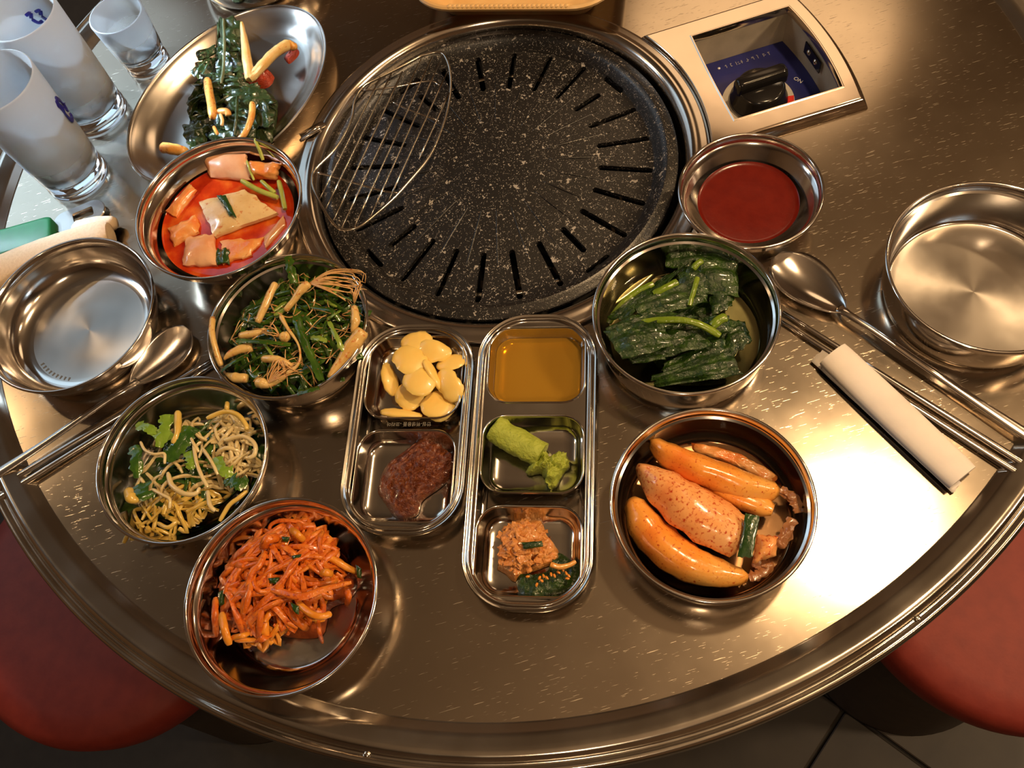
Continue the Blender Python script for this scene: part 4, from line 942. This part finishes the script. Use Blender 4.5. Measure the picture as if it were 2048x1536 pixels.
for q, w, m_, lb in (([(670, 260), (670, 160), (780, 110), (960, 120), (1070, 180), (1080, 260)], .0027, M['sq'], 'arched orange strip at the far edge of the heap'), ([(880, 200), (950, 250), (1010, 310)], .0044, M['sq2'], 'short thick amber strip under the far arch'),
                  ([(1010, 370), (1200, 450), (1400, 560), (1570, 650)], [.0048, .0044, .0040], M['sq2'], 'long amber strip reaching the right edge of the heap'), ([(1500, 740), (1200, 820), (980, 890), (780, 840), (660, 810)], [.0030, .0044, .0046, .0040], M['sq'], 'long curved orange strip across the right of the heap'),
                  ([(480, 700), (450, 860), (400, 1050)], .0040, M['sq'], 'straight orange strip left of centre'), ([(620, 430), (560, 560), (480, 640), (420, 860)], .0044, M['sq'], 'long orange strip falling to the left'), ([(750, 280), (640, 300), (600, 380)], .0064, M['sq'], 'wide folded orange strip near the far arch'),
                  ([(320, 640), (360, 480), (480, 430), (520, 470)], .0030, M['sq2'], 'amber strip at the upper left edge of the heap'), ([(110, 900), (100, 1100), (110, 1290)], .0044, M['sq'], 'orange strip hanging down the left edge'), ([(170, 1060), (200, 1220), (250, 1380)], .0050, M['sq2'], 'amber strip ending at the lower left'),
                  ([(760, 980), (860, 1040), (930, 1130), (1050, 1220)], [.0060, .0046, .0050], M['sq'], 'wide orange strip toward the near edge of the heap'), ([(950, 950), (1080, 1060), (1200, 1090), (1290, 1060)], .0042, M['sq2'], 'hooked amber strip at the near right'), ([(270, 1310), (380, 1290), (450, 1260)], .0036, M['sq2'], 'small amber strip at the near left'),
                  ([(510, 1350), (600, 1310), (680, 1290)], [.0016, .0042, .0042], M['sq'], 'pointed orange strip at the near edge'), ([(1160, 1130), (1170, 1240), (1200, 1360)], .0028, M['sq'], 'thin orange strip at the near right edge'), ([(1440, 800), (1470, 880), (1450, 970)], .0042, M['sq'], 'short orange strip bending down at the right edge'),
                  ([(1190, 650), (1240, 640), (1300, 655)], .0050, M['sq2'], 'bright amber nub right of centre'), ([(500, 650), (500, 760), (560, 830), (660, 830)], .0028, M['sq'], 'curled orange strip in the centre')):
    thing('orange_strip', tube(zs(C3(q), [.030, .036, .031] if 'edge' not in lb else [.020, .024, .014]), w, (w if isinstance(w, float) else w[0]) * .7, n=9, ends=.7, rag=.06), m_, lb, 'side dish')
for q, lb in (([(790, 270), (870, 280), (850, 330), (790, 320)], 'dark green scrap under the far arch of orange strips'), ([(890, 470), (990, 450), (970, 500), (900, 520)], 'dark green scrap right above centre of the orange heap'), ([(650, 700), (760, 690), (760, 760), (660, 750)], 'dark green scrap at the centre of the orange heap'),
              ([(880, 950), (960, 990), (960, 1070), (900, 1030)], 'dark green scrap toward the near right of the orange heap'), ([(1540, 560), (1600, 600), (1600, 700), (1560, 690)], 'dark scrap at the right tip of the orange heap'), ([(140, 840), (210, 810), (200, 960), (140, 990)], 'dark scrap at the left edge of the orange heap')):
    slab('leaf_scrap', C3(q), [.033, .033, .031, .031] if 'edge' not in lb and 'tip' not in lb else [.022, .022, .02, .02], M['dkgreen'], lb, 'leaf', .0014, bulge=.001, amp=.001, edge=.2)

# ---- mustard leaf kimchi on the oval plate
WS = .6
C7 = lambda pts: cr(320, 0, 4.655, pts)
M['mus'] = food('mustard_leaf', (.008, .018, .005), (.018, .036, .009), (.04, .060, .018), scale=90, rough=.2, sss=.05, coat=.6, bmp=.8)
M['mst'] = food('kimchi_stem', (.70, .26, .04), (.78, .44, .12), scale=60, rough=.22, sss=.2, coat=.5, spots=((.45, .04, .01), 230, .62))
M['msy'] = food('kimchi_pale_stem', (.74, .44, .12), (.82, .60, .28), scale=60, rough=.22, sss=.2, coat=.5, spots=((.55, .08, .01), 200, .68))
M['mred'] = food('chilli_red', (.28, .02, .006), (.45, .05, .012), scale=200, rough=.25, sss=.1, coat=.4, bmp=1)
thing('leaf_kimchi_base', blob([tuple(p[:2]) for p in world(C7([(310, 900), (480, 620), (540, 200), (740, 200), (780, 640), (1060, 900), (1000, 1280), (700, 1350), (350, 1390), (240, 1180)]), .008)], .003, .012, .004, 120), M['mus'], 'matted base of the dark leaf kimchi heap', 'kimchi', kind='stuff')
ml = [([(560, 170), (740, 180), (760, 480), (540, 460)], 5), ([(540, 430), (770, 450), (800, 720), (520, 720)], 4), ([(530, 200), (590, 190), (620, 620), (540, 640)], 2), ([(640, 220), (740, 230), (760, 600), (660, 640)], 2), ([(280, 660), (430, 540), (560, 560), (420, 800)], 1), ([(330, 520), (520, 430), (540, 500), (380, 560)], 1),
      ([(430, 720), (800, 720), (860, 860), (450, 900)], 4), ([(300, 900), (560, 760), (600, 1000), (320, 1120)], 1), ([(560, 820), (900, 780), (1080, 960), (640, 1060)], 4), ([(880, 850), (1090, 940), (1060, 1150), (880, 1200)], 3), ([(300, 1080), (600, 960), (640, 1200), (340, 1250)], 2), ([(600, 1000), (900, 1020), (900, 1300), (620, 1300)], 3),
      ([(210, 1170), (420, 1130), (460, 1380), (260, 1380)], 1), ([(440, 1180), (720, 1120), (700, 1330), (480, 1370)], 2), ([(880, 1120), (1060, 1100), (1050, 1320), (860, 1320)], 2)]
for q, h in ml:
    z = .016 + .0035 * h
    P = [at(x, y, z + R.uniform(-.003, .003)) for x, y in C7(q)]
    thing('kimchi_leaf', patch(P, 22, 18, .0018, R.uniform(.002, .005), .0034, 75, .28, ribs=R.choice([2, 3, 4]), ribh=.0012), M['mus'], 'dark crumpled kimchi leaf on the oval plate', 'kimchi', group='dark kimchi leaves')
pcx = at(*C7([(660, 960)])[0], .015)
for VF in strands(40, (pcx.x, pcx.y), .036, .040, radians(20), .016, .016, (.02, .045), (.0022, .0042), .25, .5, twist=2.2):
    thing('kimchi_leaf', VF, M['mus'], 'narrow dark kimchi leaf curl on the oval plate', 'kimchi', 'narrow kimchi leaf curls')
for q, z, w, m_, lb in (([(760, 210), (790, 400), (810, 560), (840, 740)], [.036, .038, .036, .032], [.0030, .0058, .0074, .0078], M['msy'], 'pale stem lying along the right side of the dark leaves'),
                        ([(830, 740), (960, 600), (1080, 480), (1200, 410)], [.032, .032, .030, .026], [.0072, .0076, .0078, .0090], M['msy'], 'thick pale yellow stem pointing to the upper right of the plate'),
                        ([(1190, 400), (1240, 430), (1275, 425)], [.026, .025, .024], [.0060, .0066, .0040], M['mst'], 'small orange stem end at the tip of the thick pale stem'),
                        ([(440, 740), (460, 880), (490, 1050), (480, 1110)], [.036, .038, .037, .035], [.0058, .0064, .0068, .0040], M['mst'], 'orange stem upright on the left of the dark leaves'),
                        ([(860, 960), (850, 1100), (790, 1240), (730, 1300)], [.034, .034, .032, .030], [.0050, .0048, .0044, .0035], M['mst'], 'orange stem curving down right of centre'),
                        ([(20, 1375), (120, 1390), (250, 1410)], [.016, .018, .018], [.0085, .0092, .0070], M['mst'], 'orange stem piece at the left bottom of the plate'),
                        ([(540, 1040), (620, 1040), (640, 1080)], [.036, .038, .036], .0048, M['mst'], 'small curled orange stem in the middle of the leaves'), ([(560, 1060), (580, 1120), (575, 1170)], [.036, .036, .034], .0026, M['msy'], 'tiny pale stem hanging from the curled one'),
                        ([(500, 1180), (520, 1220), (540, 1255)], [.034, .034, .032], .0026, M['mst'], 'tiny orange stem below the upright one'), ([(590, 180), (600, 420), (590, 640), (570, 780)], [.038, .039, .038, .036], .0024, food('leaf_vein', (.10, .12, .06), (.16, .18, .10), scale=60, rough=.2), 'thin grey green leaf vein down the upper leaves'),
                        ([(720, 900), (710, 1100), (690, 1260)], [.036, .036, .032], .0024, M['mus'], 'thin dark vein in the lower leaves')):
    thing('kimchi_stalk', tube(zs(C7(q), z), w, n=12, k=6, ends=.75, rag=.03), m_, lb, 'kimchi')
thing('chilli_paste', blob([tuple(p[:2]) for p in world(C7([(820, 720), (960, 660), (1050, 690), (1000, 780), (860, 810), (740, 790), (720, 730)]), .022)], .018, .014, .004, 260), M['mred'], 'red chilli paste where the two pale stems meet', 'paste', kind='stuff')
thing('chilli_paste', blob([tuple(p[:2]) for p in world(C7([(1150, 540), (1270, 450), (1285, 500), (1200, 580)]), .014)], .012, .006, .002, 260), M['mred'], 'red chilli paste under the tip of the thick pale stem', 'paste', kind='stuff')
thing('garlic_bit', blob([tuple(p[:2]) for p in world(C7([(700, 740), (780, 740), (770, 790), (710, 780)]), .030)], .028, .006, .002, 260), M['cabp'], 'small pink garlic bit beside the chilli paste', 'garlic')

# ---- garlic, bean paste, oil, wasabi, chopped kimchi
WS = .84
Cg = lambda pts: cr(740, 650, 7.68, pts)
M['gar'] = food('garlic_flesh', (.90, .58, .13), (.94, .66, .19), scale=40, rough=.35, sss=.4, coat=.25, bmp=.12)
def slice_(A, B, w, z, tilt, label, th=.0024, prof=(.35, .85, 1.0, .95, .55)):
    a, b = Cg([A, B]); thing('garlic_slice', tube(zs([a, ((a[0] + b[0]) / 2, (a[1] + b[1]) / 2), b], z), [w * q for q in prof], [th * .6, th, th, th, th * .6], n=14, k=7, tw0=tilt, ends=.6), M['gar'], label, 'garlic')
slice_((480, 260), (960, 250), .0105, [.0185, .0200, .0190], .1, 'garlic slice at the far wall of its well', prof=(.5, .95, 1.1, 1.0, .6))
slice_((700, 380), (1255, 430), .0105, [.0195, .0215, .0185], -.2, 'pointed garlic slice at the far right of the pile', prof=(.5, 1.0, 1.0, .8, .35))
slice_((430, 380), (820, 720), .0125, [.0215, .0235, .0220], .1, 'large garlic slice on top at the left of the pile', prof=(.65, 1.0, 1.05, .95, .6))
slice_((560, 740), (960, 1000), .0120, [.0225, .0235, .0215], .0, 'large garlic slice on top at the middle of the pile', prof=(.6, 1.0, 1.05, .95, .6))
slice_((850, 540), (1090, 1010), .0058, [.0225, .0215, .0160], .9, 'garlic slice standing on edge right of centre', .0030, (.75, 1.0, .9, .7, .3))
slice_((1020, 640), (1450, 520), .0085, [.0165, .0180, .0175], .3, 'garlic slice at the right wall of its well', prof=(.4, .9, 1.1, 1.0, .7))
slice_((1090, 700), (1360, 1160), .0098, [.0190, .0195, .0160], -.3, 'oval garlic slice at the lower right of the pile', .0028, (.6, 1.0, 1.1, 1.0, .6))
slice_((250, 590), (360, 1090), .0070, [.0150, .0150, .0110], .5, 'narrow garlic slice at the left of its well', .0030, (.5, .95, 1.1, 1.0, .4))
slice_((470, 930), (740, 1260), .0115, [.0125, .0125, .0110], -.1, 'garlic slice lying low at the lower middle', prof=(.7, 1.05, 1.1, 1.0, .6))
slice_((870, 1100), (1230, 1400), .0125, [.0130, .0130, .0120], .1, 'round garlic slice at the near right of its well', prof=(.7, 1.05, 1.1, 1.05, .7))
slice_((170, 1330), (800, 1410), .0058, [.0115, .0125, .0110], .5, 'flat garlic slice along the near wall of its well', .0032, (.7, 1, 1, .9, .6))
Ct = lambda pts: cr(660, 600, 2.327, pts)
M['paste'] = food('bean_paste', (.060, .010, .003), (.15, .032, .007), (.24, .07, .014), scale=240, rough=.3, sss=0, coat=.35, bmp=1.0)
P_ = [tuple(p[:2]) for p in world(Ct([(350, 680), (430, 630), (520, 670), (575, 720), (560, 800), (500, 860), (420, 920), (390, 990), (300, 1000), (240, 930), (210, 870), (250, 760)]), .012)]
thing('bean_paste', blob(P_, .004, .013, .0032, 330, rings=34), M['paste'], 'brown red soybean paste lump in the near well of the two-well tray', 'paste')
M['oil'] = None
m, nt, b = node_mat('sesame_oil'); tr_ = N(nt, 'ShaderNodeBsdfTransparent'); v = coords(nt); n = N(nt, 'ShaderNodeTexNoise', i_Scale=60, i_Detail=4); nt.links.new(v, n.inputs['Vector'])
nt.links.new(ramp(nt, n.outputs['Fac'], [(.35, (.86, .50, .05)), (.65, (.95, .68, .14))]).outputs[0], tr_.inputs[0])
df = N(nt, 'ShaderNodeBsdfDiffuse'); df.inputs[0].default_value = (.88, .46, .05, 1); m1 = N(nt, 'ShaderNodeMixShader'); m1.inputs[0].default_value = .34; nt.links.new(tr_.outputs[0], m1.inputs[1]); nt.links.new(df.outputs[0], m1.inputs[2])
gl = N(nt, 'ShaderNodeBsdfGlossy'); gl.inputs['Roughness'].default_value = .03; fr_ = N(nt, 'ShaderNodeFresnel'); fr_.inputs[0].default_value = 1.47; ms = N(nt, 'ShaderNodeMixShader')
nt.links.new(fr_.outputs[0], ms.inputs[0]); nt.links.new(m1.outputs[0], ms.inputs[1]); nt.links.new(gl.outputs[0], ms.inputs[2]); nt.links.new(ms.outputs[0], nt.nodes['Material Output'].inputs[0])
V, F = loft([[(x + .06925, y, .0076) for x, y in rrect(.0635, .0735, .017, 8, -.0046)], [(x + .06925, y, .0072) for x, y in rrect(.0635, .0735, .017, 8, -.0062)]], cap_end=True)
thing('sesame_oil', xf((V, F), T3), m, 'golden sesame oil in the far well of the three-well tray', 'oil')
M['was'] = food('wasabi', (.30, .36, .035), (.40, .46, .06), scale=120, rough=.6, sss=.2, coat=0, bmp=1.0, spots=((.16, .22, .02), 420, .68))
WS = 1
ws = root('wasabi_stick', tuple(at(*Ct([(870, 660)])[0], 0))[:2] + (.004,), 'green wasabi stick with a broken crumbly end in the middle well', 'wasabi')
mk('stick', *tube(zs(Ct([(765, 595), (850, 650), (985, 725)]), [.0155, .0140, .0125]), .0098, .0088, n=28, k=9, ends=.94, rag=.045), M['was'], ws, auto=70)
P_ = [tuple(p[:2]) for p in world(Ct([(975, 700), (1030, 720), (1090, 700), (1115, 760), (1085, 800), (1050, 860), (1010, 860), (985, 800), (920, 805), (915, 775), (960, 750)]), .010)]
mk('crumb', *blob(P_, .004, .014, .0040, 380, rings=26), M['was'], ws)
M['chop'] = food('chopped_kimchi', (.52, .15, .03), (.66, .26, .06), (.76, .36, .12), scale=150, rough=.3, sss=.2, coat=.35, bmp=.9)
Cc = lambda pts: cr(960, 1000, 7.314, pts)
P_ = [tuple(p[:2]) for p in world(Cc([(220, 980), (300, 560), (420, 330), (560, 240), (860, 260), (960, 460), (1130, 700), (1120, 860), (900, 960), (620, 1060), (480, 1160), (340, 1040)]), .012)]
thing('chopped_kimchi_base', blob(P_, .004, .012, .003, 220, rings=14), M['chop'], 'finely chopped pink orange kimchi heap in the near well', 'kimchi', kind='stuff')
cc = at(*Cc([(660, 660)])[0], .014)
for i in range(100):
    a, q = R.uniform(0, 6.28), sqrt(R.random()); x, y = cc.x + q * .0165 * cos(a) - .002, cc.y + q * .0165 * sin(a); z = .012 + .010 * (1 - q * q) + R.uniform(0, .002)
    d = R.uniform(0, 6.28); l, w = R.uniform(.002, .0045), R.uniform(.0015, .003); e, f = Vector((cos(d) * l, sin(d) * l, R.uniform(-.0015, .0015))), Vector((-sin(d) * w, cos(d) * w, R.uniform(-.001, .001))); p = Vector((x, y, z))
    thing('kimchi_bit', patch([p - e - f, p + e - f, p + e + f, p - e + f], 5, 4, .0012, R.uniform(0, .001), .0012, 400, .3), M['chop'], 'small chopped kimchi bit on the pink orange heap', 'kimchi', 'chopped kimchi bits')
P_ = [tuple(p[:2]) for p in world(Cc([(500, 1080), (700, 1090), (1000, 1010), (1100, 760), (1250, 800), (1330, 900), (1380, 1100), (1280, 1300), (1000, 1400), (700, 1420), (560, 1330)]), .008)]
thing('dark_greens', blob(P_, .004, .007, .0022, 200, rings=12), M['g1'], 'dark green leaf layer under the chopped kimchi in the near well', 'greens')
slab('leaf_scrap', Cc([(600, 620), (900, 600), (930, 680), (640, 720)]), [.0265, .0265, .026, .026], M['g1'], 'dark green scrap on the chopped kimchi heap', 'leaf', .0012, bulge=.001, amp=.0008, edge=.2)
seeds = [(870, 1140), (930, 1110), (980, 1140), (1040, 1090), (1090, 1110), (1150, 1060), (1210, 1020), (1260, 1070), (1300, 1110), (1280, 1150), (1240, 980), (830, 1240), (700, 1120), (1150, 1000), (900, 1180)]
for x, y in seeds:
    p = at(*Cc([(x, y)])[0], .0155); d = R.uniform(0, 6)
    thing('sesame_seed', tube([p - Vector((cos(d), sin(d), 0)) * .0014, p, p + Vector((cos(d), sin(d), 0)) * .0014], [.0004, .0010, .0007], n=6), M['sq2'], 'tiny sesame seed on the dark greens in the near well', 'seed', 'sesame seeds')
stalk('kimchi_stalk', Cc([(1030, 940), (1150, 980), (1280, 960), (1400, 900)]), [.020, .019, .018, .017], [.0020, .0018, .0015], M['mst'], 'thin orange sliver over the dark greens in the near well', 'kimchi')
